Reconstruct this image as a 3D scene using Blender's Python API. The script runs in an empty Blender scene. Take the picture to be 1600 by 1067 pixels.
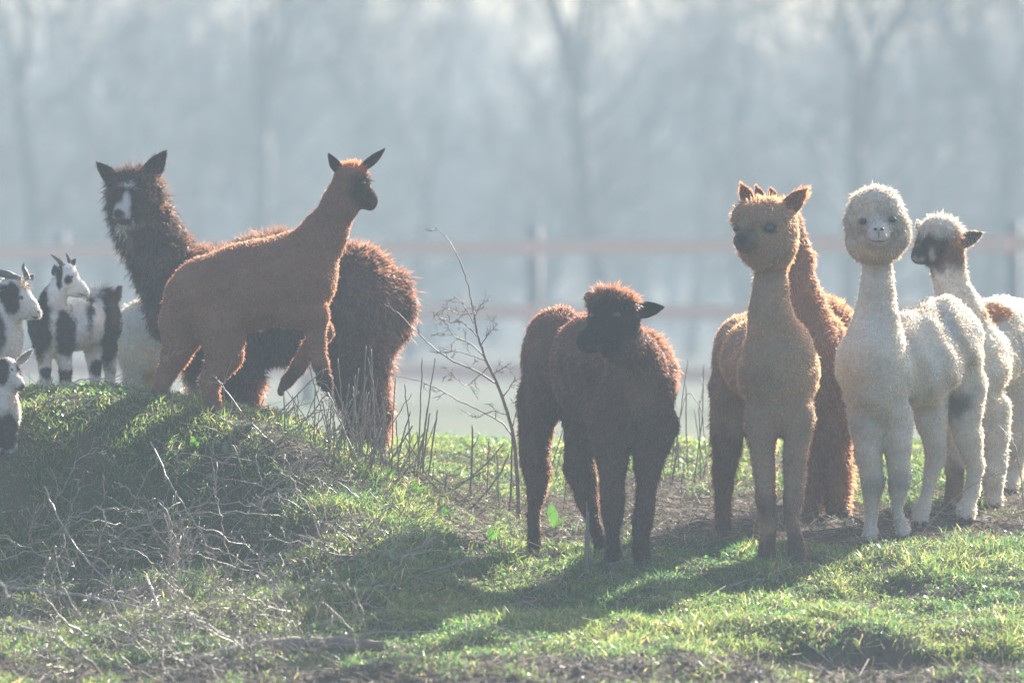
import bpy, math, random
import numpy as np
from mathutils import Vector
random.seed(7); rng = np.random.default_rng(7)
scene = bpy.context.scene
col = scene.collection
R = math.radians

# ------------------------------------------------------------------ camera, world, sun, exposure
EYE = 2.0                     # camera height
F = 300.0 / 36.0 * 1600       # focal length in reference pixels
FOCUS = 33.9
cam = bpy.data.cameras.new('camera'); cam_o = bpy.data.objects.new('camera', cam); col.objects.link(cam_o)
cam.lens = 300; cam.sensor_width = 36; cam.clip_start = 0.5; cam.clip_end = 3000
cam_o.location = (0, 0, EYE); cam_o.rotation_euler = (R(90) - math.atan(63.5 / F), 0, 0)
cam.dof.use_dof = True; cam.dof.focus_distance = FOCUS; cam.dof.aperture_fstop = 3.5; cam.dof.aperture_blades = 0
scene.camera = cam_o

SUN_EL, SUN_AZ = 26.5, 27.5   # azimuth measured from +Y towards +X
world = bpy.data.worlds.new('World'); scene.world = world; world.use_nodes = True
wn = world.node_tree; bg = wn.nodes['Background']
sky = wn.nodes.new('ShaderNodeTexSky'); sky.sky_type = 'NISHITA'; sky.sun_disc = False
sky.sun_elevation = R(SUN_EL); sky.sun_rotation = R(SUN_AZ); sky.air_density = 1.0; sky.dust_density = 3.0; sky.ozone_density = 1.5
wn.links.new(sky.outputs['Color'], bg.inputs['Color']); bg.inputs['Strength'].default_value = 0.076
sun = bpy.data.lights.new('sun', 'SUN'); sun.energy = 5.0; sun.angle = R(0.6); sun.color = (1.0, 0.93, 0.82)
sun_o = bpy.data.objects.new('sun', sun); col.objects.link(sun_o)
sdir = Vector((math.sin(R(SUN_AZ)) * math.cos(R(SUN_EL)), math.cos(R(SUN_AZ)) * math.cos(R(SUN_EL)), math.sin(R(SUN_EL))))
sun_o.rotation_euler = sdir.to_track_quat('Z', 'Y').to_euler(); sun_o.location = (20, 40, 30)
vs = scene.view_settings
vs.view_transform = 'Standard'; vs.look = 'None'; vs.gamma = 1; vs.use_curve_mapping = False; vs.exposure = 2.38
scene.cycles.max_bounces = 5; scene.cycles.diffuse_bounces = 3; scene.cycles.transmission_bounces = 3
scene.cycles.volume_bounces = 1; scene.cycles.transparent_max_bounces = 6
scene.cycles.use_denoising = True; scene.cycles.caustics_reflective = False; scene.cycles.caustics_refractive = False

# ------------------------------------------------------------------ helpers
def W(px, py, Y):
    """a point at distance Y seen at reference pixel (px, py)"""
    return ((px - 800.0) * Y / F, Y, EYE - (py - 470.0) * Y / F)

def tag(o, label=None, cat=None, group=None, kind=None):
    if label: o['label'] = label
    if cat: o['category'] = cat
    if group: o['group'] = group
    if kind: o['kind'] = kind
    return o

def empty(name, loc, label, cat, group=None):
    o = bpy.data.objects.new(name, None); o.empty_display_size = 0.1; o.location = loc; col.objects.link(o)
    return tag(o, label, cat, group)

def mesh_np(name, verts, faces, mat, parent=None, colors=None, smooth=True, origin=None):
    """faces: list of int arrays (n,k); verts world coordinates"""
    verts = np.asarray(verts, dtype=np.float64)
    if parent is not None and origin is None: origin = parent_world(parent)
    if origin is not None: verts = verts - np.array(origin)[None, :]
    me = bpy.data.meshes.new(name)
    me.vertices.add(len(verts)); me.vertices.foreach_set('co', verts.astype(np.float32).ravel())
    loops = np.concatenate([f.ravel() for f in faces]).astype(np.int32)
    tot = np.concatenate([np.full(len(f), f.shape[1], np.int32) for f in faces])
    start = np.concatenate([[0], np.cumsum(tot)[:-1]]).astype(np.int32)
    me.loops.add(len(loops)); me.loops.foreach_set('vertex_index', loops)
    me.polygons.add(len(tot)); me.polygons.foreach_set('loop_start', start); me.polygons.foreach_set('loop_total', tot)
    me.polygons.foreach_set('use_smooth', np.full(len(tot), bool(smooth)))
    if colors is not None:
        a = me.attributes.new('Col', 'FLOAT_COLOR', 'POINT')
        c = np.ones((len(verts), 4), np.float32); c[:, :3] = colors
        a.data.foreach_set('color', c.ravel())
    me.update(calc_edges=True)
    if mat: me.materials.append(mat)
    o = bpy.data.objects.new(name, me); col.objects.link(o)
    if parent is not None:
        o.parent = parent
        if origin is not None:
            pw = np.array(parent_world(parent)); o.location = tuple(np.array(origin) - pw)
    elif origin is not None: o.location = tuple(origin)
    return o

def parent_world(p):
    v = Vector(p.location); q = p.parent
    while q is not None: v += Vector(q.location); q = q.parent
    return tuple(v)

_tab = rng.random((256, 256)).astype(np.float64)
def vnoise(x, y):
    xi = np.floor(x).astype(int); yi = np.floor(y).astype(int); fx = x - xi; fy = y - yi
    fx = fx * fx * (3 - 2 * fx); fy = fy * fy * (3 - 2 * fy)
    a = _tab[xi & 255, yi & 255]; b = _tab[(xi + 1) & 255, yi & 255]; c = _tab[xi & 255, (yi + 1) & 255]; d = _tab[(xi + 1) & 255, (yi + 1) & 255]
    return (a * (1 - fx) + b * fx) * (1 - fy) + (c * (1 - fx) + d * fx) * fy - 0.5
def fbm(x, y, o=4):
    s = 0; a = 1.0
    for i in range(o): s = s + a * vnoise(x * 2 ** i + 17.3 * i, y * 2 ** i + 5.1 * i); a *= 0.5
    return s
def noise3(p, sc, seed=0):
    """cheap smooth vector noise of 3-D points"""
    q = p * sc
    rs = np.random.default_rng(seed); out = np.zeros_like(q)
    for k in range(5):
        A = rs.normal(size=(3, 3)) * (0.8 + 0.5 * k); ph = rs.random(3) * 6.28
        out += np.sin(q @ A + ph) / (1 + 0.4 * k)
    return out / 2.2

# ------------------------------------------------------------------ materials
def mat_new(name):
    m = bpy.data.materials.new(name); m.use_nodes = True
    nt = m.node_tree; nt.nodes.clear(); out = nt.nodes.new('ShaderNodeOutputMaterial')
    return m, nt, out
def N(nt, t, **kw):
    n = nt.nodes.new(t)
    for k, v in kw.items():
        if k in n.inputs: n.inputs[k].default_value = v
        else: setattr(n, k, v)
    return n

def mat_strand(name, trans=0.45, gloss=0.03, rough=0.5, tcol=(1, 1, 1), vary=0.25):
    """hair, grass, leaves: diffuse + translucent, colour from the Col attribute"""
    m, nt, out = mat_new(name)
    at = N(nt, 'ShaderNodeAttribute', attribute_name='Col')
    d = N(nt, 'ShaderNodeBsdfDiffuse'); t = N(nt, 'ShaderNodeBsdfTranslucent')
    mul = N(nt, 'ShaderNodeMix', data_type='RGBA', blend_type='MULTIPLY'); mul.inputs[0].default_value = 1.0
    mul.inputs[7].default_value = (*tcol, 1)
    nt.links.new(at.outputs['Color'], d.inputs['Color']); nt.links.new(at.outputs['Color'], mul.inputs[6]); mul.clamp_result = True; nt.links.new(mul.outputs[2], t.inputs['Color'])
    mx = N(nt, 'ShaderNodeMixShader'); mx.inputs[0].default_value = trans
    nt.links.new(d.outputs[0], mx.inputs[1]); nt.links.new(t.outputs[0], mx.inputs[2])
    g = N(nt, 'ShaderNodeBsdfGlossy'); g.inputs['Roughness'].default_value = rough
    m2 = N(nt, 'ShaderNodeMixShader'); m2.inputs[0].default_value = gloss
    nt.links.new(mx.outputs[0], m2.inputs[1]); nt.links.new(g.outputs[0], m2.inputs[2])
    nt.links.new(m2.outputs[0], out.inputs['Surface'])
    return m

def mat_skin(name, bump=0.6, scale=60.0, rough=0.9):
    """body surface below the fleece"""
    m, nt, out = mat_new(name)
    at = N(nt, 'ShaderNodeAttribute', attribute_name='Col')
    tc = N(nt, 'ShaderNodeTexCoord')
    no = N(nt, 'ShaderNodeTexNoise', Scale=scale, Detail=4.0, Roughness=0.7)
    nt.links.new(tc.outputs['Object'], no.inputs['Vector'])
    mr = N(nt, 'ShaderNodeMapRange'); mr.inputs['To Min'].default_value = 0.6; mr.inputs['To Max'].default_value = 1.25
    nt.links.new(no.outputs['Fac'], mr.inputs['Value'])
    mul = N(nt, 'ShaderNodeVectorMath', operation='SCALE')
    nt.links.new(at.outputs['Color'], mul.inputs[0]); nt.links.new(mr.outputs[0], mul.inputs['Scale'])
    b = N(nt, 'ShaderNodeBsdfPrincipled', Roughness=rough)
    nt.links.new(mul.outputs[0], b.inputs['Base Color'])
    b.inputs['Specular IOR Level'].default_value = 0.1
    bp = N(nt, 'ShaderNodeBump', Strength=bump, Distance=0.01)
    nt.links.new(no.outputs['Fac'], bp.inputs['Height']); nt.links.new(bp.outputs[0], b.inputs['Normal'])
    nt.links.new(b.outputs[0], out.inputs['Surface'])
    return m

def mat_simple(name, c1, c2=None, rough=0.8, scale=20.0, bump=0.3, dist=0.01, spec=0.3, stretch=None):
    m, nt, out = mat_new(name)
    tc = N(nt, 'ShaderNodeTexCoord'); no = N(nt, 'ShaderNodeTexNoise', Scale=scale, Detail=5.0, Roughness=0.65)
    mp = N(nt, 'ShaderNodeMapping'); mp.inputs['Scale'].default_value = stretch or (1, 1, 1)
    nt.links.new(tc.outputs['Object'], mp.inputs['Vector']); nt.links.new(mp.outputs[0], no.inputs['Vector'])
    rp = N(nt, 'ShaderNodeValToRGB'); rp.color_ramp.elements[0].position = 0.3; rp.color_ramp.elements[1].position = 0.7
    rp.color_ramp.elements[0].color = (*c1, 1); rp.color_ramp.elements[1].color = (*(c2 or c1), 1)
    nt.links.new(no.outputs['Fac'], rp.inputs['Fac'])
    b = N(nt, 'ShaderNodeBsdfPrincipled', Roughness=rough); b.inputs['Specular IOR Level'].default_value = spec
    nt.links.new(rp.outputs['Color'], b.inputs['Base Color'])
    bp = N(nt, 'ShaderNodeBump', Strength=bump, Distance=dist); nt.links.new(no.outputs['Fac'], bp.inputs['Height']); nt.links.new(bp.outputs[0], b.inputs['Normal'])
    nt.links.new(b.outputs[0], out.inputs['Surface'])
    return m

M_FUR = mat_strand('fleece_fibre', trans=0.6, gloss=0.07, rough=0.45, tcol=(2.45, 1.95, 1.55))
M_FURW = mat_strand('pale_fleece_fibre', trans=0.55, gloss=0.05, rough=0.45, tcol=(1.22, 1.1, 0.95))
M_SKIN = mat_skin('fleece_base', bump=0.9, scale=70)
M_GRASS = mat_strand('grass_blade', trans=0.6, gloss=0.06, rough=0.35, tcol=(2.1, 2.1, 1.5))
M_LITTER = mat_strand('dry_stem', trans=0.12, gloss=0.03, rough=0.6)
M_BARK = mat_simple('forest_bark', (0.035, 0.035, 0.034), (0.075, 0.072, 0.068), scale=6, bump=0.6, dist=0.03, stretch=(1, 1, 0.2))
M_TWIG = mat_simple('bare_twig', (0.2, 0.155, 0.12), (0.42, 0.36, 0.3), scale=30, bump=0.5, dist=0.004, rough=0.6, spec=0.4)
M_THORN = mat_simple('thorn_bark', (0.12, 0.095, 0.075), (0.28, 0.235, 0.2), scale=40, bump=0.5, dist=0.003, rough=0.7)
M_STALK = mat_simple('dead_stalk', (0.1, 0.085, 0.065), (0.25, 0.22, 0.18), scale=40, bump=0.5, dist=0.003, rough=0.7)
M_FENCE = mat_simple('weathered_rail', (0.72, 0.41, 0.32), (0.82, 0.5, 0.41), scale=5, bump=0.4, dist=0.01, stretch=(0.2, 1, 3))
M_POST = mat_simple('grey_post', (0.16, 0.155, 0.15), (0.27, 0.26, 0.25), scale=5, bump=0.4, dist=0.01)
M_LOG = mat_simple('fallen_log_bark', (0.1, 0.075, 0.05), (0.26, 0.21, 0.16), scale=14, bump=0.9, dist=0.015, stretch=(0.3, 1, 1))
M_EYE = mat_simple('wet_eye', (0.004, 0.003, 0.003), (0.008, 0.006, 0.005), rough=0.08, bump=0, spec=0.8)
M_NOSE = mat_simple('dark_nostril', (0.012, 0.01, 0.01), (0.02, 0.016, 0.015), rough=0.5, bump=0.2)
M_HORN = mat_simple('ridged_horn', (0.07, 0.065, 0.06), (0.16, 0.15, 0.13), scale=25, bump=0.8, dist=0.004, stretch=(1, 1, 6), rough=0.5)
M_HOOF = mat_simple('dusty_hoof', (0.05, 0.042, 0.035), (0.1, 0.085, 0.07), scale=30, bump=0.4, rough=0.6)

# ------------------------------------------------------------------ terrain
_Yt = np.array([-60, 15, 22, 25, 28, 30, 33.5, 36.6, 37.6, 38.4, 39.4, 41, 44, 48, 900])
_Zt = np.array([0, 0, .02, .14, .385, .593, .957, 1.28, 1.35, 1.355, 1.30, 1.12, .9, .8, .8])
_yf = np.arange(-60, 900, 0.1); _zf = np.interp(_yf, _Yt, _Zt)
_k = np.ones(9) / 9.0; _zf = np.convolve(np.pad(_zf, 4, mode='edge'), _k, mode='valid')
_cx = np.array([-900, -200, 0, 40, 180, 240, 300, 400, 480, 560, 620, 700, 760, 850, 3000], float)
_cy = np.array([640, 632, 630, 622, 617, 624, 638, 664, 690, 722, 748, 785, 812, 850, 850], float)
YC = 34.4
def base_z(Y): return np.interp(Y, _yf, _zf)
def height(x, Y, fine=True):
    x = np.asarray(x, float); Y = np.asarray(Y, float)
    z = base_z(Y)
    px = 800 + x * F / YC
    cz = EYE - (np.interp(px, _cx, _cy) - 470) * YC / F
    add = np.maximum(cz - base_z(YC), 0)
    wf = 1.34 + 2.2 * np.clip((px - 380) / 300, 0, 1); t = np.where(Y < YC, (YC - Y) / wf, (Y - YC) / 2.6); t = np.clip(t, 0, 1)
    g = 0.5 + 0.5 * np.cos(np.pi * t)
    g = np.where(Y > YC, g - 0.0 * t, g)
    z = z + add * g
    near = np.clip((Y - 26) / 2, 0, 1) * np.clip((44 - Y) / 3, 0, 1) * np.clip((6 - np.abs(x)) / 2, 0, 1)
    if True:
        # scraped hollow at the lower right
        hx = (x - 1.36) / 0.5; hy = (Y - 31.05) / 0.24
        z = z - 0.10 * np.exp(-(hx ** 2 + hy ** 2) ** 2) * near
        hx = (x - 1.2) / 1.0; hy = (Y - 31.7) / 0.30
        z = z + 0.055 * np.exp(-(hx ** 2 + hy ** 2)) * near
        # shallow gully between the mound and the level ground
        z = z + (0.09 * fbm(x * 1.1 + 3, Y * 0.8, 3)) * near * np.clip((34.2 - Y) / 2 + 0.25, 0.25, 1)
        z = z + (0.05 * fbm(x * 3.1 + 50, Y * 2.4, 2) + 0.034 * fbm(x * 7, Y * 5.5, 3)) * near * np.where(Y < 33.2, 1.0, 0.7)
    far = np.clip((Y - 50) / 50, 0, 1)
    return z + 0.25 * fbm(x * 0.02 + 9, Y * 0.015, 2) * far
def H(x, Y): return float(height(np.array([x]), np.array([Y]))[0])
def gpy(px, Y):
    """screen row of the ground below a pixel column at distance Y"""
    return 470 + (EYE - H((px - 800) * Y / F, Y)) * F / Y

def axis(lo, hi, a, b, step, grow=1.25, mx=25):
    mid = list(np.arange(a, b + 1e-6, step)); left = []; s = step; v = a
    while v > lo: s = min(s * grow, mx); v -= s; left.append(v)
    right = []; s = step; v = b
    while v < hi: s = min(s * grow, mx); v += s; right.append(v)
    return np.array(left[::-1] + mid + right)
gx = axis(-260, 260, -2.9, 2.9, 0.028); gy = axis(-15, 620, 29.2, 39.6, 0.032)
GX, GY = np.meshgrid(gx, gy, indexing='ij'); GZ = height(GX, GY)
tx = 0.010 * fbm(GX * 22, GY * 18, 3) * ((np.abs(GX) < 3) & (GY > 29) & (GY < 40))
GZ2 = GZ + tx
idx = np.arange(GX.size).reshape(GX.shape)
q = np.stack([idx[:-1, :-1], idx[1:, :-1], idx[1:, 1:], idx[:-1, 1:]], -1).reshape(-1, 4)

def grass_density(x, Y):
    """0..1 how much grass grows at a point of the near ground"""
    n = fbm(x * 2.3 + 40, Y * 1.7 + 11, 4) * 0.9
    d = 0.75 + n
    # straw and trodden earth around the feet on the level ground
    clp = 1.3 * fbm(x * 6 + 9, Y * 4.4 + 2, 3) + 0.06; d = d + clp
    bare = np.exp(-(((x - 1.3) / 1.5) ** 2 + ((Y - 34.9) / 0.95) ** 2) ** 2)
    d = d - 1.05 * bare
    d = d - 0.42 * np.exp(-(((x + 0.35) / 0.6) ** 2 + ((Y - 34.3) / 0.6) ** 2)) - 0.3 * np.exp(-(((x + 1.4) / 0.6) ** 2 + ((Y - 31.7) / 0.5) ** 2))
    soil = np.clip((30.95 + 0.4 * np.clip(-x - 0.5, 0, 1) + 0.25 * fbm(x * 2, 3 + 0 * x, 2) + 0.15 * np.sin(x * 1.3) - Y) / 0.15, 0, 1)
    d = d - 0.95 * soil
    d = d - 1.3 * np.exp(-(((x - 1.36) / 0.52) ** 2 + ((Y - 31.05) / 0.2) ** 2) ** 2)
    d = d + 0.25 * np.exp(-(((x - 1.2) / 1.0) ** 2 + ((Y - 31.9) / 0.5) ** 2))
    return np.clip(d, 0, 1)

m, nt, out = mat_new('meadow_ground')
at = N(nt, 'ShaderNodeAttribute', attribute_name='Col')
tc = N(nt, 'ShaderNodeTexCoord'); no = N(nt, 'ShaderNodeTexNoise', Scale=9.0, Detail=8.0, Roughness=0.7)
nt.links.new(tc.outputs['Object'], no.inputs['Vector'])
mr = N(nt, 'ShaderNodeMapRange'); mr.inputs['To Min'].default_value = 0.45; mr.inputs['To Max'].default_value = 1.5
nt.links.new(no.outputs['Fac'], mr.inputs['Value'])
ml = N(nt, 'ShaderNodeVectorMath', operation='SCALE'); nt.links.new(at.outputs['Color'], ml.inputs[0]); nt.links.new(mr.outputs[0], ml.inputs['Scale'])
b = N(nt, 'ShaderNodeBsdfPrincipled', Roughness=0.95); b.inputs['Specular IOR Level'].default_value = 0.1
bp = N(nt, 'ShaderNodeBump', Strength=0.8, Distance=0.02)
nt.links.new(no.outputs['Fac'], bp.inputs['Height']); nt.links.new(bp.outputs[0], b.inputs['Normal'])
nt.links.new(ml.outputs[0], b.inputs['Base Color']); nt.links.new(b.outputs[0], out.inputs['Surface'])
M_GROUND = m
gd = grass_density(GX, GY)
soilc = np.array([0.075, 0.055, 0.042]); green = np.array([0.045, 0.06, 0.02]); strawc = np.array([0.13, 0.105, 0.075])
n1 = np.clip(0.5 + fbm(GX * 3, GY * 3, 3), 0, 1)[..., None]
gc = soilc * (1 - n1 * 0.4) + strawc * n1 * 0.4
gc = gc * (1 - gd[..., None] * 0.7) + green * gd[..., None] * 0.7
farw = np.clip((GY - 40) / 10, 0, 1)[..., None]
fieldn = np.clip(0.5 + 1.6 * fbm(GX * 0.03 + 2, GY * 0.035, 3), 0, 1)[..., None]
fieldc = np.array([0.055, 0.065, 0.045]) * (1 - fieldn) + np.array([0.09, 0.075, 0.065]) * fieldn
gfar = np.clip((GY - 95) / 15, 0, 1)[..., None]
fieldc = np.array([0.065, 0.083, 0.045]) * (1 - gfar) * (0.85 + 0.3 * fieldn) + fieldc * gfar
gc = gc * (1 - farw) + fieldc * farw
ground = mesh_np('ground', np.stack([GX, GY, GZ2], -1).reshape(-1, 3), [q], M_GROUND, colors=gc.reshape(-1, 3))
tag(ground, kind='structure')

# ------------------------------------------------------------------ haze
HT = 17.0
hz = mesh_np('haze', [(x, y, z) for x in (-230, 230) for y in (-12, 590) for z in (-1.2, HT)],
             [np.array([[0, 1, 3, 2], [4, 6, 7, 5], [0, 4, 5, 1], [2, 3, 7, 6], [0, 2, 6, 4], [1, 5, 7, 3]])], None, smooth=False)
m, nt, out = mat_new('morning_haze')
pv = N(nt, 'ShaderNodeVolumePrincipled'); pv.inputs['Color'].default_value = (0.245, 0.305, 0.36, 1); pv.inputs['Density'].default_value = 0.0047; pv.inputs['Anisotropy'].default_value = 0.0
nt.links.new(pv.outputs[0], out.inputs['Volume']); hz.data.materials.append(m)
tag(hz, kind='stuff')

# ------------------------------------------------------------------ tubes
def tube_arrays(pts, radii, n=5, off=0):
    pts = np.asarray(pts, float); radii = np.asarray(radii, float); k = len(pts)
    t = np.gradient(pts, axis=0); t /= np.linalg.norm(t, axis=1)[:, None] + 1e-9
    ref = np.array([0.13, 0.92, 0.37]) if abs(t[0] @ np.array([0.13, 0.92, 0.37])) < 0.9 else np.array([1., 0, 0])
    a = np.cross(t, ref); a /= np.linalg.norm(a, axis=1)[:, None] + 1e-9; b = np.cross(t, a)
    an = np.arange(n) * 2 * np.pi / n
    v = pts[:, None, :] + radii[:, None, None] * (np.cos(an)[None, :, None] * a[:, None, :] + np.sin(an)[None, :, None] * b[:, None, :])
    v = v.reshape(-1, 3)
    i = np.arange(k - 1)[:, None] * n; j = np.arange(n)[None, :]; j2 = (j + 1) % n
    f = np.stack([i + j, i + j2, i + n + j2, i + n + j], -1).reshape(-1, 4) + off
    caps = []
    return v, f
class Tubes:
    def __init__(s): s.v = []; s.f = []; s.n = 0
    def add(s, pts, radii, n=5):
        pts = np.asarray(pts, float); radii = np.asarray(radii, float)
        d0 = pts[0] - pts[1]; d1 = pts[-1] - pts[-2]
        pts = np.vstack([pts[0] + d0 * 1e-3, pts, pts[-1] + d1 * 1e-3]); radii = np.concatenate([[radii[0] * 0.02], radii, [radii[-1] * 0.02]])
        v, f = tube_arrays(pts, radii, n, s.n); s.v.append(v); s.f.append(f); s.n += len(v)
    def build(s, name, mat, parent=None, origin=None):
        return mesh_np(name, np.vstack(s.v), [np.vstack(s.f)], mat, parent, origin=origin)

# ------------------------------------------------------------------ far wood
def grow(tb, p, d, L, r, depth, rs, n=4, bend=0.18, up=0.08, split=(2, 3), minr=0.006):
    k = 4; pts = [p]; rad = [r]; dd = np.array(d, float)
    for i in range(k):
        dd = dd + rs.normal(size=3) * bend * 0.6; dd[2] += up; dd /= np.linalg.norm(dd)
        p = p + dd * L / k; pts.append(p); rad.append(max(r * (1 - 0.45 * (i + 1) / k), minr))
    tb.add(pts, rad, n)
    if depth <= 0: return
    for c in range(rs.integers(split[0], split[1] + 1)):
        j = rs.integers(2, k + 1) if c else k
        q = pts[j]; s = rs.normal(size=3); s -= dd * (s @ dd); s /= np.linalg.norm(s)
        nd = dd * 0.8 + s * rs.uniform(0.35, 0.85); nd /= np.linalg.norm(nd)
        grow(tb, q, nd, L * rs.uniform(0.62, 0.85), rad[j] * rs.uniform(0.55, 0.8), depth - 1, rs, 3 if depth < 3 else 4, bend, up, split, minr)
TREES = []
for v in range(7):
    rs = np.random.default_rng(100 + v)
    trunk = Tubes(); crown = Tubes()
    hgt = rs.uniform(4.0, 6.0); r0 = rs.uniform(0.14, 0.26)
    pts = [np.array([0, 0, -0.3])]; d = np.array([rs.normal() * 0.05, rs.normal() * 0.05, 1.0]); rad = [r0 * 1.25]
    for i in range(8):
        d = d + rs.normal(size=3) * 0.05; d[2] = max(d[2], 0.9); d /= np.linalg.norm(d)
        pts.append(pts[-1] + d * hgt / 8); rad.append(r0 * (1 - 0.35 * i / 8))
    trunk.add(pts, rad, 7)
    for c in range(rs.integers(2, 4)):
        s = rs.normal(size=3); s[2] = 0; s /= np.linalg.norm(s)
        nd = np.array([0, 0, 1.0]) + s * rs.uniform(0.2, 0.5); nd /= np.linalg.norm(nd)
        grow(crown, pts[-1], nd, rs.uniform(2.0, 2.8), rad[-1] * 0.8, 4, rs, 5, 0.2, 0.05, (2, 3), 0.018)
    for c in range(rs.integers(9, 14)):          # side branches low on the trunk
        j = rs.integers(2, 8); s = rs.normal(size=3); s[2] = 0; s /= np.linalg.norm(s)
        nd = s + np.array([0, 0, rs.uniform(0.3, 1.1)]); nd /= np.linalg.norm(nd)
        grow(crown, pts[j], nd, rs.uniform(1.6, 2.8), rs.uniform(0.03, 0.06), 3, rs, 4, 0.24, 0.06, (2, 3), 0.016)
    a = trunk.build('trunk', M_BARK, origin=(0, 0, 0)); c = crown.build('crown', M_BARK, origin=(0, 0, 0))
    TREES.append((a.data, c.data, np.vstack(crown.v)[:, 2].max())); bpy.data.objects.remove(a); bpy.data.objects.remove(c)
def place_tree(x, Y, v, s, rz, label, group):
    t = empty('bare_tree', (x, Y, H(x, Y)), label, 'tree', group); t.rotation_euler = (0, 0, rz); t.scale = (s, s, s)
    for nm, me in (('trunk', TREES[v][0]), ('crown', TREES[v][1])):
        o = bpy.data.objects.new(nm, me); col.objects.link(o); o.parent = t
rs = np.random.default_rng(5)
FL = ['with a forking crown rising above the white alpaca\'s head', 'slim and straight just left of the white alpaca\'s head', 'standing above the dark brown alpaca', 'rising over the fence post at the middle', 'at the far left above the goats', 'above the young alpaca\'s back', 'above the black llama\'s back', 'above the caramel alpaca\'s ears', 'above the spotted alpaca at the right', 'above the top of the thorny shrub', 'just beyond the left edge', 'just beyond the right edge', 'above the gap between the dark brown and caramel alpacas', 'above the black llama\'s left ear', 'between the two pale alpacas on the right', 'above the young alpaca\'s right ear']
front = [(1375, 132, 2, 1.0), (1330, 142, 4, 0.9), (945, 140, 0, 0.95), (828, 160, 3, 0.9), (55, 140, 1, 0.95), (430, 150, 5, 0.95), (300, 165, 6, 0.9), (1180, 160, 1, 0.9), (1530, 150, 5, 0.9), (640, 162, 2, 0.9), (-90, 145, 3, 1), (1720, 150, 0, 1), (1080, 170, 3, 0.9), (160, 158, 2, 0.9), (1460, 165, 6, 1), (540, 170, 4, 0.9)]
for (px, Y, v, s), fl in zip(front, FL):
    Y *= 1.13
    place_tree((px - 800) * Y / F, Y, v, s, rs.random() * 6.28, 'hazy bare tree trunk ' + fl, 'nearer bare trees of the far wood')
for i in range(180):
    Y = 210 + 230 * (i / 180) ** 1.1; w = Y * 0.115 + 3
    place_tree(rs.uniform(-w, w), Y, int(rs.integers(0, 7)), rs.uniform(0.85, 1.1), rs.random() * 6.28, 'dim bare tree deep in the hazy far wood', 'bare trees deep in the far wood')

for i in range(80):
    Y = rs.uniform(170, 300); w = Y * 0.1 + 2
    place_tree(rs.uniform(-w, w), Y, int(rs.integers(0, 7)), rs.uniform(0.45, 0.8), rs.random() * 6.28, 'slight bare sapling blurred among the larger far trees', 'saplings along the far wood')

# ------------------------------------------------------------------ fence
FX0, FY0, FX1, FY1 = -7.4, 108.0, 6.2, 88.0
fn = empty('rail_fence', (0, 74, H(0, 74)), 'blurred rail fence of brown boards on grey posts across the far field', 'fence')
def fpt(t): return FX0 + (FX1 - FX0) * t, FY0 + (FY1 - FY0) * t
def box_between(name, a, b, hw, hh, mat, parent):
    a = np.array(a, float); b = np.array(b, float); d = b - a; d /= np.linalg.norm(d); s = np.cross(d, [0, 0, 1.0]); s /= np.linalg.norm(s); u = np.cross(s, d)
    v = [p + s * i * hw + u * j * hh for p in (a, b) for i, j in ((-1, -1), (1, -1), (1, 1), (-1, 1))]
    f = np.array([[0, 1, 2, 3], [4, 7, 6, 5], [0, 4, 5, 1], [1, 5, 6, 2], [2, 6, 7, 3], [3, 7, 4, 0]])
    return mesh_np(name, v, [f], mat, parent, smooth=False)
tposts = []
for pxp in (-1130, -730, -330, 95, 480, 835, 1195, 1585, 1990, 2400, 2800):
    # solve for t where the fence line crosses the pixel column
    lo, hi = -1.5, 2.2
    for _ in range(40):
        mid = (lo + hi) / 2; X, Y = fpt(mid)
        if 800 + X * F / Y < pxp: lo = mid
        else: hi = mid
    tposts.append(lo)
tops = [0.6, -0.13, -0.82]
for t in tposts:
    X, Y = fpt(t)
    tb = Tubes(); tb.add([(X, Y + 0.12, H(X, Y) - 0.3), (X, Y + 0.12, EYE + 0.84)], [0.085, 0.08], 10); tb.build('post', M_POST, fn)
for a, b_ in zip(tposts[:-1], tposts[1:]):
    for k, dz in enumerate(tops):
        X0, Y0 = fpt(a + 0.002); X1, Y1 = fpt(b_ - 0.002)
        box_between('rail', (X0, Y0, EYE + dz), (X1, Y1, EYE + dz), 0.022, 0.085, M_FENCE, fn)
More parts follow.
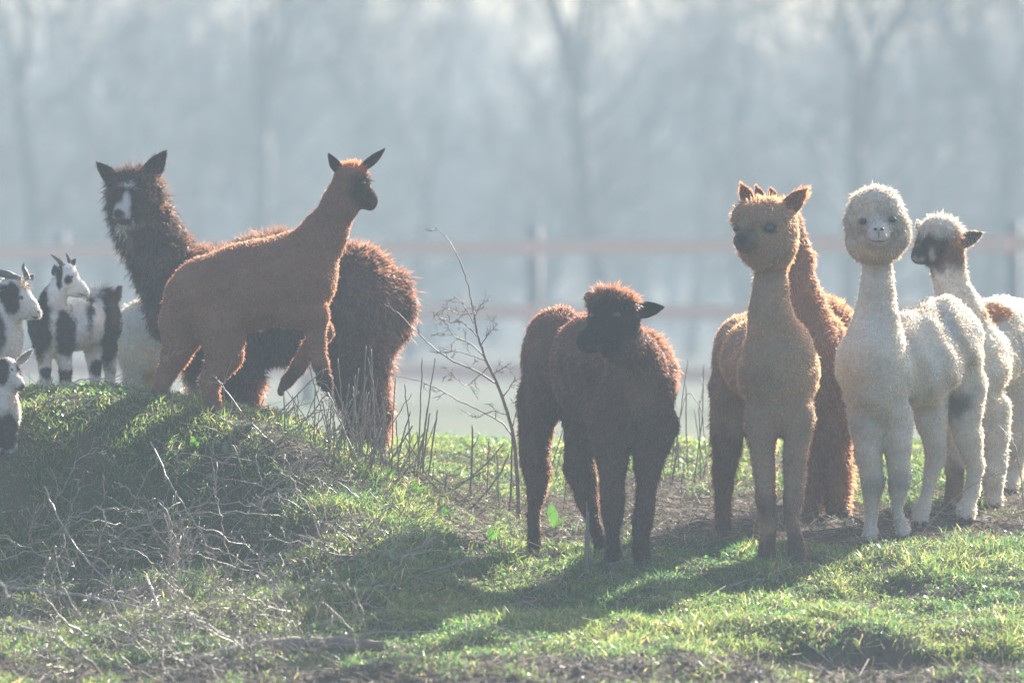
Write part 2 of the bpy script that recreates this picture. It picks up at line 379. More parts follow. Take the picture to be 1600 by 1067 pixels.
# ------------------------------------------------------------------ animals
def surface_nets(val, org, st):
    """polygonise a sampled distance field (negative inside)"""
    ins = val < 0
    c = np.zeros(tuple(n - 1 for n in val.shape), np.int8)
    for i in (0, 1):
        for j in (0, 1):
            for k in (0, 1):
                c += ins[i:val.shape[0] - 1 + i, j:val.shape[1] - 1 + j, k:val.shape[2] - 1 + k]
    act = (c > 0) & (c < 8); cells = np.argwhere(act)
    vid = -np.ones(act.shape, np.int64); vid[act] = np.arange(len(cells))
    acc = np.zeros((len(cells), 3)); cnt = np.zeros(len(cells))
    cor = [(i, j, k) for i in (0, 1) for j in (0, 1) for k in (0, 1)]
    for a in cor:
        for ax in range(3):
            if a[ax]: continue
            b = list(a); b[ax] = 1
            va = val[cells[:, 0] + a[0], cells[:, 1] + a[1], cells[:, 2] + a[2]]; vb = val[cells[:, 0] + b[0], cells[:, 1] + b[1], cells[:, 2] + b[2]]
            m = (va < 0) != (vb < 0); t = np.where(m, va / (va - vb + 1e-12), 0)
            p = np.tile(np.array(a, float), (len(cells), 1)); p[:, ax] += t
            acc += p * m[:, None]; cnt += m
    v = (cells + acc / cnt[:, None]) * st + org
    quads = []
    for ax in range(3):
        o1, o2 = [(1, 2), (2, 0), (0, 1)][ax]
        sl0 = [slice(None)] * 3; sl1 = [slice(None)] * 3; sl0[ax] = slice(0, -1); sl1[ax] = slice(1, None)
        s0 = ins[tuple(sl0)]; s1 = ins[tuple(sl1)]; e = np.argwhere(s0 != s1)
        e = e[(e[:, o1] > 0) & (e[:, o2] > 0)]; e = e[(e[:, o1] < ins.shape[o1] - 1) & (e[:, o2] < ins.shape[o2] - 1)]
        def cid(d1, d2):
            q = e.copy(); q[:, o1] -= d1; q[:, o2] -= d2; return vid[q[:, 0], q[:, 1], q[:, 2]]
        qd = np.stack([cid(1, 1), cid(0, 1), cid(0, 0), cid(1, 0)], -1)
        fl = ~s0[e[:, 0], e[:, 1], e[:, 2]]; qd[fl] = qd[fl][:, ::-1]
        quads.append(qd)
    return v, np.vstack(quads)

def smin(a, b, k):
    h = np.clip(0.5 + 0.5 * (b - a) / k, 0, 1)
    return b * (1 - h) + a * h - k * h * (1 - h)

class Animal:
    """everything is laid out in units of one reference pixel at the animal's own distance:
    x across, y down, d away from the camera"""
    def __init__(s, name, Y0, foot, label, cat, group=None, step=4.0):
        s.Y0 = Y0; s.u = Y0 / F; s.name = name; s.prims = []; s.colb = []; s.lenb = []; s.step = step
        p = s.w(np.array([[foot[0], foot[1], foot[2]]]))[0]
        s.root = empty(name, (p[0], p[1], H(p[0], p[1])), label, cat, group)
    def w(s, p):
        Y = s.Y0 + p[:, 2] * s.u
        return np.stack([(p[:, 0] - 800) * Y / F, Y, EYE - (p[:, 1] - 470) * Y / F], -1)
    def g(s, px, d): return gpy(px, s.Y0 + d * s.u)
    def chain(s, *pts, k=14):
        for a, b in zip(pts[:-1], pts[1:]): s.prims.append(('c', np.array(a, float), np.array(b, float), k))
    def ell(s, c, r, k=16, rot=0): s.prims.append(('e', np.array(c, float), np.array(r, float), k, rot))
    def leg(s, *pts, foot=None, k=12, toe=1.0, toes=True, tcol=None):
        """joints from the top down; foot=(x,d,r): set on the ground there"""
        x, d, r = foot; gy_ = s.g(x, d)
        pts = list(pts) + [(x, gy_ - r * 1.6, d + 2, r), (x, gy_ - r * 0.75, d - 3, r * 1.02)]
        s.chain(*pts[:2], k=k); s.chain(*pts[1:], k=4)
        if toes: s.toes = getattr(s, 'toes', []) + [(x, gy_, d, r * toe)]
    def color(s, c, r, rgb, soft=0.25): s.colb.append((np.array(c, float), np.array(r, float), np.array(rgb, float), soft))
    def hair(s, c, r, v, soft=0.3): s.lenb.append((np.array(c, float), np.array(r, float), float(v), soft))
    def field(s, P):
        D = None
        for pr in s.prims:
            if pr[0] == 'c':
                a, b = pr[1], pr[2]; ab = b[:3] - a[:3]; L2 = ab @ ab + 1e-9
                t = np.clip(((P - a[:3]) @ ab) / L2, 0, 1)
                d = np.linalg.norm(P - a[:3] - t[..., None] * ab, axis=-1) - (a[3] + (b[3] - a[3]) * t)
            else:
                q = P - pr[1]
                if pr[4]:
                    cs, sn = math.cos(pr[4]), math.sin(pr[4]); q = np.stack([q[..., 0] * cs + q[..., 1] * sn, -q[..., 0] * sn + q[..., 1] * cs, q[..., 2]], -1)
                k0 = np.linalg.norm(q / pr[2], axis=-1); k1 = np.linalg.norm(q / pr[2] ** 2, axis=-1) + 1e-9
                d = k0 * (k0 - 1) / k1
            D = d if D is None else smin(D, d, pr[3])
        return D
    def mask(s, P, c, r, soft):
        e = np.linalg.norm((P - c) / r, axis=-1); e = e + noise3(P, 0.12, 3)[:, 0] * soft * 0.5 + (noise3(P, 0.35, 4)[:, 0] * 0.08 + noise3(P, 0.1, 6)[:, 0] * 0.13 if s.name.startswith('goat') else 0)
        return np.clip((1 - e) / soft + 0.5, 0, 1)
    def attrs(s, P, base, blen):
        C = np.tile(np.array(base, float), (len(P), 1)); Lh = np.full(len(P), float(blen))
        for c, r, rgb, soft in s.colb:
            m = s.mask(P, c, r, soft * (0.8 if s.name.startswith('goat') else 1.0))[:, None]; C = C * (1 - m) + rgb * m
        C *= 1 + 0.13 * noise3(P, 0.028, 12)[:, :1] + np.array([0.05, 0.0, -0.06]) * noise3(P, 0.05, 13)[:, :1]
        for c, r, v, soft in s.lenb:
            m = s.mask(P, c, r, soft); Lh = Lh * (1 - m) + v * m
        return C, Lh
    def build(s, base, blen, n=30000, lump=0.0, lumpsc=0.03, width=1.15, flow=(0, 1, 0), lay=0.75, tip=1.15, clump=0.5, seed=1, curl=0.0, wr=None):
        lo = np.min([np.minimum(p[1][:3] - (p[1][3] if p[0] == 'c' else p[2]), (p[2][:3] - p[2][3]) if p[0] == 'c' else p[1] - p[2]) for p in s.prims], axis=0) - 12
        hi = np.max([np.maximum(p[1][:3] + (p[1][3] if p[0] == 'c' else p[2]), (p[2][:3] + p[2][3]) if p[0] == 'c' else p[1] + p[2]) for p in s.prims], axis=0) + 12
        ax = [np.arange(lo[i], hi[i] + s.step, s.step) for i in range(3)]
        P = np.stack(np.meshgrid(*ax, indexing='ij'), -1)
        # coarse pass to find the shell, exact values only near it
        shape = P.shape[:3]; Pf = P.reshape(-1, 3)
        val = s.field(Pf)
        if lump: val = val + lump * noise3(Pf, lumpsc, seed)[:, 0]
        if wr is not None: val = val + wr(Pf)
        v, f = surface_nets(val.reshape(shape), lo, s.step)
        # relax a little
        for _ in range(2):
            acc = np.zeros_like(v); cn = np.zeros(len(v))
            for a, b in ((0, 1), (1, 2), (2, 3), (3, 0)):
                np.add.at(acc, f[:, a], v[f[:, b]]); np.add.at(cn, f[:, a], 1); np.add.at(acc, f[:, b], v[f[:, a]]); np.add.at(cn, f[:, b], 1)
            v = v * 0.5 + 0.5 * acc / np.maximum(cn, 1)[:, None]
        C, Lh = s.attrs(v, base, blen)
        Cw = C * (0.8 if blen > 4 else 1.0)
        # px space is left handed (y down) so the winding from above is outward in world space after the flip
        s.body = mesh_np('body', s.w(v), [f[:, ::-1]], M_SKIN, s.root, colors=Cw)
        tri = np.vstack([f[:, [0, 1, 2]], f[:, [0, 2, 3]]])
        s.fur('fleece', v, tri, n, base, blen, width, np.array(flow, float), lay, tip, clump, seed, curl)
        for t in getattr(s, 'toes', []): s.toe(*t)
        return s
    def fur(s, name, v, tri, n, base, blen, width, flow, lay, tip, clump, seed, curl, parent=None, fieldn=True, tint=None):
        rs = np.random.default_rng(seed)
        A, B, Cc = v[tri[:, 0]], v[tri[:, 1]], v[tri[:, 2]]
        cr = np.cross(B - A, Cc - A); ar = np.linalg.norm(cr, axis=1) * 0.5
        ar2 = ar * 1.0
        pick = np.searchsorted(np.cumsum(ar2) / ar2.sum(), rs.random(n)); pick = np.minimum(pick, len(tri) - 1)
        r1 = np.sqrt(rs.random(n))[:, None]; r2 = rs.random(n)[:, None]
        P = A[pick] * (1 - r1) + B[pick] * (r1 * (1 - r2)) + Cc[pick] * (r1 * r2)
        if fieldn:
            e = 2.0; d0 = s.field(P)
            nr = np.stack([s.field(P + np.eye(3)[i] * e) - d0 for i in range(3)], -1)
        else: nr = cr[pick]
        nr /= np.linalg.norm(nr, axis=1)[:, None] + 1e-9
        C, Lh = s.attrs(P, base, blen)
        lk = noise3(P, 0.17, seed + 5)[:, 1]; Lh = np.where(Lh > 2.5, Lh * (1 + 0.4 * lk), Lh); C = C * (1 + 0.1 * lk)[:, None]
        keep = Lh > 0.6; P, nr, C, Lh = P[keep], nr[keep], C[keep], Lh[keep]; n = len(P)
        if n == 0: return
        fl = flow - nr * (nr @ flow)[:, None]
        dr = nr * (1 - lay * 0.7) + fl * lay + noise3(P, 0.16, seed + 5) * clump + noise3(P, 0.4, seed + 9) * clump * 0.4 + rs.normal(size=(n, 3)) * 0.14
        gh = (rs.random(n) < 0.09)[:, None]; dr = np.where(gh, nr * 0.9 + fl * 0.25 + rs.normal(size=(n, 3)) * 0.3, dr)
        # never point into the body
        dn = np.sum(dr * nr, 1); dr += nr * np.clip(0.2 - dn, 0, None)[:, None]
        dr /= np.linalg.norm(dr, axis=1)[:, None]
        L = Lh * rs.uniform(0.55, 1.25, n) * np.where(gh[:, 0], 1.25, 1.0)
        dr2 = dr + fl * 0.55 * lay + noise3(P, 0.3, seed + 2) * (0.35 + curl) ; dr2 /= np.linalg.norm(dr2, axis=1)[:, None]
        sd = np.cross(dr, nr + rs.normal(size=(n, 3)) * 0.35); sd /= np.linalg.norm(sd, axis=1)[:, None] + 1e-9
        w = (width * rs.uniform(0.6, 1.3, n))[:, None]
        p0 = P - nr * 1.0; p1 = P + dr * (L * 0.55)[:, None]; p2 = p1 + dr2 * (L * 0.5)[:, None]
        V = np.stack([p0 - sd * w * 0.5, p0 + sd * w * 0.5, p1 + sd * w * 0.42, p1 - sd * w * 0.42, p2], 1).reshape(-1, 3)
        i = np.arange(n)[:, None] * 5
        Q = i + np.array([[0, 1, 2, 3]]); T = i + np.array([[3, 2, 4]])
        br = rs.uniform(0.86, 1.14, n)[:, None] * (1 + 0.16 * noise3(P, 0.05, seed + 3)[:, :1] + 0.1 * noise3(P, 0.2, seed + 4)[:, :1])
        c0 = np.clip(C * br * 0.85, 0, 0.9); c1 = np.clip(C * br * tip * (np.array([1.0, 1.12, 1.2]) if tip > 1.3 else 1.0), 0, 0.92)  # dark coats: tips brightened and paled, painting the sunlit rim into the strands
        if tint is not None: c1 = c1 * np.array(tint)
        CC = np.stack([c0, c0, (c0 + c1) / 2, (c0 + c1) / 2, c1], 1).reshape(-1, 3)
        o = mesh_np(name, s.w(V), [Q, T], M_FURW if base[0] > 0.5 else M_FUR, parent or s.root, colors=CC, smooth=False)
        return o
    def toe(s, x, y, d, r):
        for sx in (-0.45, 0.45):
            th = np.linspace(0, 2 * np.pi, 11)[:-1]; ph = np.linspace(-1.5, 1.5, 7)
            T_, PH = np.meshgrid(th, ph)
            q = np.stack([x + sx * r + r * 0.5 * np.cos(T_) * np.cos(PH), y - r * 0.28 - r * 0.42 * np.sin(PH), d - r * 0.62 + r * 0.85 * np.sin(T_) * np.cos(PH)], -1).reshape(-1, 3)
            i = np.arange(6)[:, None] * 10; j = np.arange(10)[None]; f = np.stack([i + j, i + (j + 1) % 10, i + 10 + (j + 1) % 10, i + 10 + j], -1).reshape(-1, 4)
            mesh_np('hoof', s.w(q), [f], M_HOOF, s.root)
    def ball(s, name, c, r, mat, parent=None):
        c = np.array(c, float); r = np.array(r, float) if np.ndim(r) else np.array([r, r, r], float)
        th = np.linspace(0, 2 * np.pi, 17)[:-1]; ph = np.linspace(-np.pi / 2, np.pi / 2, 11)
        T_, PH = np.meshgrid(th, ph); q = c + r * np.stack([np.cos(T_) * np.cos(PH), np.sin(PH), np.sin(T_) * np.cos(PH)], -1).reshape(-1, 3)
        i = np.arange(10)[:, None] * 16; j = np.arange(16)[None]; f = np.stack([i + j, i + (j + 1) % 16, i + 16 + (j + 1) % 16, i + 16 + j], -1).reshape(-1, 4)
        return mesh_np(name, s.w(q), [f], mat, parent or s.root)
    def line(s, name, pts, r, mat, parent=None, n=8):
        pts = np.array([p[:3] for p in pts], float); m_ = 14; t = np.linspace(0, len(pts) - 1, m_)
        q = np.stack([np.interp(t, range(len(pts)), pts[:, i]) for i in range(3)], -1)
        for _ in range(2): q[1:-1] = (q[:-2] + 2 * q[1:-1] + q[2:]) / 4
        rr = np.interp(t, range(len(r)), r) if np.ndim(r) else np.full(m_, r) * np.sin(np.linspace(0.35, np.pi - 0.35, m_))
        v, f = tube_arrays(q, rr, n)
        return mesh_np(name, s.w(v), [f], mat, parent or s.root)
    def ear(s, base, tip, w, face=(0, 0, -1), rgb=(0.1, 0.05, 0.03), inner=None, hair=5.0, cup=0.35, nf=1200, seed=3, bend=(0, 0, 0), thick=0.16):
        base = np.array(base, float); tp = np.array(tip, float); ax = tp - base; L = np.linalg.norm(ax); a = ax / L
        fc = np.array(face, float); fc -= a * (fc @ a); fc /= np.linalg.norm(fc); sd = np.cross(a, fc); bend = np.array(bend, float)
        U = 14; Vn = 9; P = []
        for side in (1, -1):
            for i in range(U):
                t = i / (U - 1); ww = w * 0.5 * (math.sin(math.pi * min(0.18 + 0.82 * t, 1)) ** 0.75 * (1 - 0.25 * t) + 0.12 * (1 - t)) * (1.25 if t < 0.6 else 1.25)
                ww = max(ww, 0.4)
                for j in range(Vn):
                    x = -1 + 2 * j / (Vn - 1)
                    depth = cup * ww * (x * x) * 1.4 - cup * ww * 0.6
                    p = base + ax * t + sd * x * ww + fc * (depth + side * thick * ww * math.sqrt(max(1 - x * x, 0)) * 0.8) + bend * t * t
                    P.append(p)
        P = np.array(P); f = []
        for sI in range(2):
            o = sI * U * Vn
            for i in range(U - 1):
                for j in range(Vn - 1):
                    q = [o + i * Vn + j, o + (i + 1) * Vn + j, o + (i + 1) * Vn + j + 1, o + i * Vn + j + 1]
                    f.append(q if sI == 0 else q[::-1])
        f = np.array(f); C = np.tile(np.array(rgb, float), (len(P), 1))
        if inner is not None: C[:U * Vn] = inner
        e = mesh_np('ear', s.w(P), [f], M_SKIN, s.root, colors=C)
        tri = np.vstack([f[:, [0, 1, 2]], f[:, [0, 2, 3]]])[:]
        cb, lb = s.colb, s.lenb; s.colb = []; s.lenb = []
        s.fur('ear_hair', P, tri, nf, rgb, hair, 0.9, a, 0.9, 1.2, 0.25, seed, 0, parent=e, fieldn=False)
        s.colb, s.lenb = cb, lb
        return e

M_LIP = mat_simple('grey_lip', (0.06, 0.05, 0.045), (0.09, 0.075, 0.07), rough=0.6, bump=0.1)
GRP = 'alpacas and llama standing on the bank'
DARK = (0.025, 0.018, 0.016)
# ---- caramel alpaca
A = Animal('alpaca', 33.55, (1222, 870, 0), 'caramel alpaca with a round fluffy head looking left, standing in front', 'alpaca')
A.ell((1220, 572, 25), (55, 78, 70), 20); A.chain((1216, 590, 30, 57), (1192, 562, 140, 57), (1168, 545, 240, 55), k=24)
A.ell((1220, 640, 25), (46, 42, 52), 20)
A.ell((1165, 575, 245), (50, 62, 50), 20)
A.chain((1206, 575, 5, 42), (1204, 500, -8, 29), (1203, 420, -4, 24), k=22)
A.ell((1195, 352, -22), (47, 44, 44), 10); A.ell((1196, 385, -25), (43, 38, 42), 10); A.ell((1215, 372, -15), (32, 42, 34), 10); A.ell((1172, 340, -35), (28, 26, 26), 10)
A.chain((1172, 372, -58, 19), (1160, 378, -76, 13), k=10); A.ell((1158, 372, -80), (10, 9, 9), 5); A.ell((1163, 389, -72), (10, 7, 9), 4)
A.leg((1190, 655, 10, 30), (1192, 715, 8, 18.5), (1197, 778, 3, 16), (1201, 812, 4, 11), foot=(1200, 0, 13))
A.leg((1246, 655, 10, 28), (1243, 715, 8, 18.5), (1239, 778, 3, 16), (1238, 812, 4, 11), foot=(1245, 6, 13))
A.leg((1142, 610, 245, 36), (1136, 690, 250, 22), (1131, 760, 268, 14), (1129, 800, 262, 11), foot=(1131, 250, 12))
A.leg((1188, 610, 245, 36), (1192, 690, 250, 22), (1196, 760, 268, 14), (1194, 800, 262, 11), foot=(1192, 256, 12))
A.color((1160, 378, -84), (26, 24, 26), (0.15, 0.11, 0.085), 0.9); A.color((1157, 372, -90), (13, 10, 12), (0.045, 0.036, 0.033), 0.8); A.hair((1160, 380, -85), (22, 20, 28), 1.0, 0.4)
A.hair((1195, 350, -25), (62, 56, 60), 7, 0.3); A.hair((1160, 378, -84), (24, 22, 28), 1.2, 0.4); A.hair((1202, 357, -66), (12, 9, 18), 0.2, 0.3); A.hair((1150, 357, -60), (9, 8, 14), 0.2, 0.3)
A.hair((1195, 318, -20), (46, 20, 46), 9, 0.5); A.color((1201, 357, -66), (13, 9, 14), (0.05, 0.035, 0.03), 0.6)
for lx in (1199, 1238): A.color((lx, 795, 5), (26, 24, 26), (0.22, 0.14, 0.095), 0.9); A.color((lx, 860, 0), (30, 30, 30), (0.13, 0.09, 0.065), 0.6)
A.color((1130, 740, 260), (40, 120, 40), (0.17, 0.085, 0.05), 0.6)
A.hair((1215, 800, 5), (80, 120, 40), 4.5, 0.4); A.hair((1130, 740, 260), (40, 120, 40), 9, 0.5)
CARA = (0.37, 0.26, 0.178)
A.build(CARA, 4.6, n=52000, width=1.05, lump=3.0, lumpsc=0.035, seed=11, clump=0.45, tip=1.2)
A.ball('eye', (1202, 357, -66), (7, 6.3, 6), M_EYE); A.ball('eye', (1150, 357, -60), (5, 5.5, 5), M_EYE)
A.ball('nostril', (1153, 369, -87), (3.4, 2.4, 3), M_NOSE); A.ball('nostril', (1164, 370, -88), (3.4, 2.4, 3), M_NOSE)
A.line('mouth', [(1152, 385, -83), (1160, 386, -85), (1170, 388, -80), (1178, 388, -72)], 1.3, M_NOSE)
A.ear((1172, 316, -18), (1158, 289, -14), 17, (-0.3, 0, -1), rgb=(0.42, 0.23, 0.14), inner=(0.09, 0.05, 0.04), hair=7, seed=4)
A.ear((1226, 330, -14), (1260, 295, -6), 24, (0.1, 0.2, -1), rgb=(0.42, 0.23, 0.14), inner=(0.09, 0.05, 0.04), hair=9, seed=5)

# ---- brown alpaca behind it
B = Animal('alpaca', 35.0, (1290, 785, 0), 'shaggy chestnut brown alpaca half hidden behind the caramel one', 'alpaca')
B.ell((1278, 570, 0), (52, 80, 60), 20); B.chain((1272, 570, 10, 54), (1280, 525, 90, 55), (1290, 518, 190, 50), k=24)
B.chain((1265, 560, -10, 44), (1255, 480, -12, 30), (1240, 400, -10, 25), (1228, 350, -14, 26), k=20)
B.ell((1215, 345, -22), (34, 34, 36), 12); B.chain((1200, 355, -50, 18), (1188, 362, -68, 12), k=8)
B.leg((1262, 640, 0, 34), (1264, 710, 0, 22), (1266, 750, 0, 17), foot=(1266, 0, 15))
B.leg((1304, 640, 10, 36), (1306, 700, 8, 25), (1308, 750, 5, 20), foot=(1309, 5, 20))
B.leg((1270, 610, 195, 34), (1276, 700, 200, 22), (1274, 745, 210, 15), foot=(1274, 195, 14))
B.leg((1308, 610, 195, 34), (1312, 700, 200, 22), (1310, 745, 210, 15), foot=(1312, 200, 14))
B.hair((1290, 720, 5), (70, 90, 50), 14, 0.4)
BR = (0.29, 0.165, 0.105)
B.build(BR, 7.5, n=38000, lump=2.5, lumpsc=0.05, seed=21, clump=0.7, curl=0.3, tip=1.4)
B.ball('eye', (1226, 347, -52), 6, M_EYE); B.ball('eye', (1196, 347, -50), 6, M_EYE)
B.ear((1192, 318, -14), (1181, 291, -12), 12, (0, 0, -1), rgb=BR, hair=4, seed=6); B.ear((1212, 318, -12), (1203, 295, -8), 12, (0, 0, -1), rgb=BR, hair=4, seed=7)

# ---- white alpaca
WH = (0.72, 0.66, 0.58)
C_ = Animal('alpaca', 34.3, (1385, 843, 0), 'white alpaca with a round pompom head facing the camera', 'alpaca')
C_.ell((1364, 568, 10), (52, 74, 62), 20); C_.chain((1364, 580, 20, 52), (1415, 560, 100, 62), (1468, 530, 180, 66), k=26)
C_.ell((1370, 622, 15), (44, 38, 48), 20); C_.ell((1478, 545, 190), (52, 72, 56), 20); C_.ell((1440, 575, 110), (62, 58, 60), 22)
C_.chain((1368, 570, 0, 42), (1370, 500, 0, 29), (1370, 410, 2, 24), k=20)
C_.ell((1369, 347, -15), (49, 47, 44), 10); C_.ell((1368, 377, -16), (49, 36, 42), 9); C_.ell((1370, 322, -18), (38, 28, 34), 10); C_.ell((1340, 352, -22), (22, 26, 26), 8); C_.ell((1400, 362, -20), (22, 30, 26), 8); C_.ell((1352, 318, -30), (20, 14, 18), 6); C_.ell((1384, 316, -32), (18, 13, 18), 6)
C_.chain((1372, 358, -48, 22), (1373, 365, -70, 17), (1373, 368, -84, 13), k=9); C_.ell((1373, 358, -93), (9.5, 6.5, 6), 4); C_.ell((1366, 370, -88), (8, 7, 8), 3); C_.ell((1380, 370, -88), (8, 7, 8), 3); C_.ell((1373, 381, -82), (8.5, 5, 8), 3)
C_.leg((1350, 650, 10, 28), (1356, 705, 8, 19), (1363, 752, 2, 17), (1362, 795, 4, 10), foot=(1360, 0, 12))
C_.leg((1400, 650, 14, 27), (1404, 705, 10, 18.5), (1406, 752, 4, 16), (1402, 795, 6, 10), foot=(1410, 8, 12))
C_.leg((1450, 610, 160, 34), (1460, 690, 160, 19), (1462, 715, 172, 16), (1450, 765, 166, 10), foot=(1438, 150, 12))
C_.leg((1502, 600, 200, 36), (1512, 680, 205, 24), (1524, 728, 215, 16), (1518, 770, 210, 11), foot=(1510, 200, 13))
C_.color((1369, 370, -20), (70, 42, 70), (0.5, 0.45, 0.39), 0.7); C_.color((1372, 364, -80), (25, 25, 34), (0.62, 0.58, 0.54), 0.7); C_.hair((1372, 335, -50), (40, 11, 30), 8.5, 0.6); C_.hair((1372, 366, -84), (27, 24, 36), 1.2, 0.4)  # first colour blob: shade over the lower head painted as greyer wool
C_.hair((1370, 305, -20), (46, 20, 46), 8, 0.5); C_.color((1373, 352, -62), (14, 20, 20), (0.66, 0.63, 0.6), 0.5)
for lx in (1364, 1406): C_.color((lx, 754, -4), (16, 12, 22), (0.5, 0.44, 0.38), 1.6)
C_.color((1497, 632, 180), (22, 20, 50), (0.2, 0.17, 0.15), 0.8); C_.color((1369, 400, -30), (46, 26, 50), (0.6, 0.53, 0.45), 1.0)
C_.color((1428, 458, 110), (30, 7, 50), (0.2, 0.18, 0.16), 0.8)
C_.hair((1369, 345, -18), (64, 66, 58), 7, 0.3); C_.hair((1372, 364, -92), (21, 20, 36), 1.0, 0.4)
C_.hair((1347, 345, -62), (11, 9, 18), 0.2, 0.3); C_.hair((1394, 342, -62), (11, 9, 18), 0.2, 0.3)
C_.color((1346, 345, -58), (8, 6, 12), (0.25, 0.2, 0.17), 0.7); C_.color((1395, 342, -58), (8, 6, 12), (0.25, 0.2, 0.17), 0.7)
def folds(P):
    m = np.clip((P[:, 0] - 1400) / 40, 0, 1) * np.clip((680 - P[:, 1]) / 60, 0, 1)
    return m * 2.6 * np.sin((P[:, 0] - 0.35 * P[:, 1] + 6 * np.sin(P[:, 1] * 0.03)) * 0.16)
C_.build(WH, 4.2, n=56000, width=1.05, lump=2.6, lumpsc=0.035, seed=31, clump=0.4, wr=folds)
C_.ball('eye', (1348, 346, -57), (6, 4.8, 6), M_EYE); C_.ball('eye', (1395, 343, -57), (6, 4.8, 6), M_EYE)
C_.ball('nostril', (1367.5, 358, -98.5), (3, 2.2, 2.5), M_NOSE); C_.ball('nostril', (1378.5, 358, -98.5), (3, 2.2, 2.5), M_NOSE); C_.color((1373, 358, -102), (13, 7, 10), (0.35, 0.3, 0.28), 0.8)
C_.line('mouth', [(1357, 373, -84), (1365, 378, -93), (1373, 376.5, -95), (1381, 378, -93), (1389, 373, -84)], 1.3, M_LIP)
C_.line('philtrum', [(1373, 361, -99), (1373, 368, -97), (1373, 376, -95)], 0.9, M_LIP)

# ---- spotted alpaca at the right edge
D_ = Animal('alpaca', 35.2, (1520, 800, 0), 'white alpaca with black eye patches and a rusty spot at the right edge', 'alpaca')
D_.ell((1518, 575, 0), (50, 80, 58), 20); D_.chain((1520, 570, 10, 56), (1548, 535, 110, 60), (1566, 528, 200, 64), k=24); D_.ell((1570, 570, 190), (42, 72, 50), 20)
D_.chain((1515, 560, -5, 46), (1502, 490, -16, 31), (1482, 425, -22, 27), k=20)
D_.ell((1467, 380, -22), (36, 36, 36), 10); D_.ell((1470, 362, -20), (33, 24, 30), 10); D_.ell((1478, 400, -22), (28, 28, 28), 12)
D_.chain((1447, 395, -42, 20), (1437, 402, -56, 13), k=8); D_.ell((1433, 402, -58), (9, 9, 9), 4)
D_.leg((1494, 640, 0, 30), (1492, 710, 0, 18), (1492, 755, 2, 14), foot=(1491, 0, 14)); D_.leg((1548, 640, 10, 32), (1553, 710, 8, 21), (1552, 755, 6, 16), foot=(1551, 10, 15))
D_.leg((1552, 620, 190, 36), (1540, 690, 195, 22), (1534, 740, 200, 15), foot=(1530, 190, 14)); D_.leg((1590, 600, 200, 36), (1588, 690, 205, 24), (1580, 740, 215, 14), foot=(1578, 200, 13))
BK = (0.03, 0.025, 0.022)
D_.color((1455, 396, -50), (38, 30, 40), (0.13, 0.1, 0.085), 0.7); D_.color((1445, 392, -55), (24, 26, 34), BK, 0.5); D_.color((1470, 388, -52), (14, 14, 20), BK, 0.5); D_.color((1490, 402, -30), (20, 24, 34), (0.22, 0.12, 0.08), 0.6)
D_.color((1495, 375, -30), (14, 12, 20), (0.35, 0.18, 0.1), 0.6); D_.color((1439, 405, -64), (6, 4, 9), (0.3, 0.28, 0.27), 0.8); D_.color((1457, 396, -58), (5, 12, 14), (0.4, 0.37, 0.34), 0.6)
D_.color((1552, 488, 40), (28, 22, 70), (0.42, 0.2, 0.1), 0.4); D_.color((1490, 760, 0), (22, 45, 24), (0.3, 0.2, 0.14), 0.5)
D_.hair((1467, 372, -22), (50, 42, 50), 9, 0.3); D_.hair((1437, 400, -56), (20, 22, 26), 1.2, 0.5)
D_.build((0.7, 0.65, 0.57), 5, n=40000, lump=2.5, lumpsc=0.05, seed=41, clump=0.55)
D_.ball('eye', (1436, 385, -52), 5, M_EYE); D_.ball('eye', (1472, 388, -52), 5, M_EYE); D_.ball('nostril', (1428, 398, -64), (3, 2, 3), M_NOSE)
D_.line('mouth', [(1426, 408, -62), (1434, 411, -66), (1446, 409, -60)], 1.2, M_NOSE)
D_.ear((1496, 381, -18), (1536, 364, -8), 20, (0.1, -0.2, -1), rgb=(0.5, 0.42, 0.36), inner=BK, hair=4, seed=8)
D_.ear((1440, 362, 0), (1434, 345, 4), 12, (-0.4, 0, -1), rgb=(0.5, 0.42, 0.36), inner=BK, hair=4, seed=9)

# ---- dark reddish brown alpaca
E = Animal('alpaca', 33.5, (980, 882, 0), 'dark reddish brown alpaca turning its shadowed head to the left, tuft upright', 'alpaca')
E.ell((1000, 600, 20), (58, 84, 66), 22); E.ell((872, 556, 210), (56, 78, 62), 24); E.ell((932, 575, 120), (72, 86, 74), 26); E.ell((975, 640, 60), (60, 46, 60), 20)
E.chain((1015, 600, 0, 38), (1004, 560, -50, 30), (985, 530, -88, 28), k=10)
E.ell((960, 504, -112), (42, 42, 36), 10); E.ell((956, 478, -108), (40, 24, 34), 10); E.ell((950, 464, -104), (24, 14, 24), 8); E.ell((972, 538, -106), (34, 34, 28), 10)
E.chain((942, 520, -130, 26), (922, 533, -146, 17), (915, 537, -150, 14), k=10); E.ell((912, 529, -148), (9, 9, 9), 4)
E.leg((955, 670, 15, 36), (956, 730, 12, 23), (958, 780, 6, 18), (957, 830, 4, 12), foot=(957, 0, 13))
E.leg((1022, 665, 20, 38), (1012, 730, 14, 21), (1008, 785, 8, 15.5), (1002, 830, 6, 13), foot=(1003, 8, 13))
E.leg((842, 620, 215, 36), (836, 700, 220, 24), (838, 770, 235, 16), (834, 805, 228, 10), foot=(836, 205, 11))
E.leg((912, 640, 215, 36), (906, 730, 210, 23), (916, 780, 225, 16), (928, 815, 215, 12), foot=(938, 190, 12))
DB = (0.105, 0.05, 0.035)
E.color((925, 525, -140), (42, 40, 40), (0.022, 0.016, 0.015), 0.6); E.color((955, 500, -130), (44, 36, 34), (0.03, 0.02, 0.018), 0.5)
E.color((930, 860, 100), (140, 60, 160), (0.035, 0.02, 0.016), 0.6)
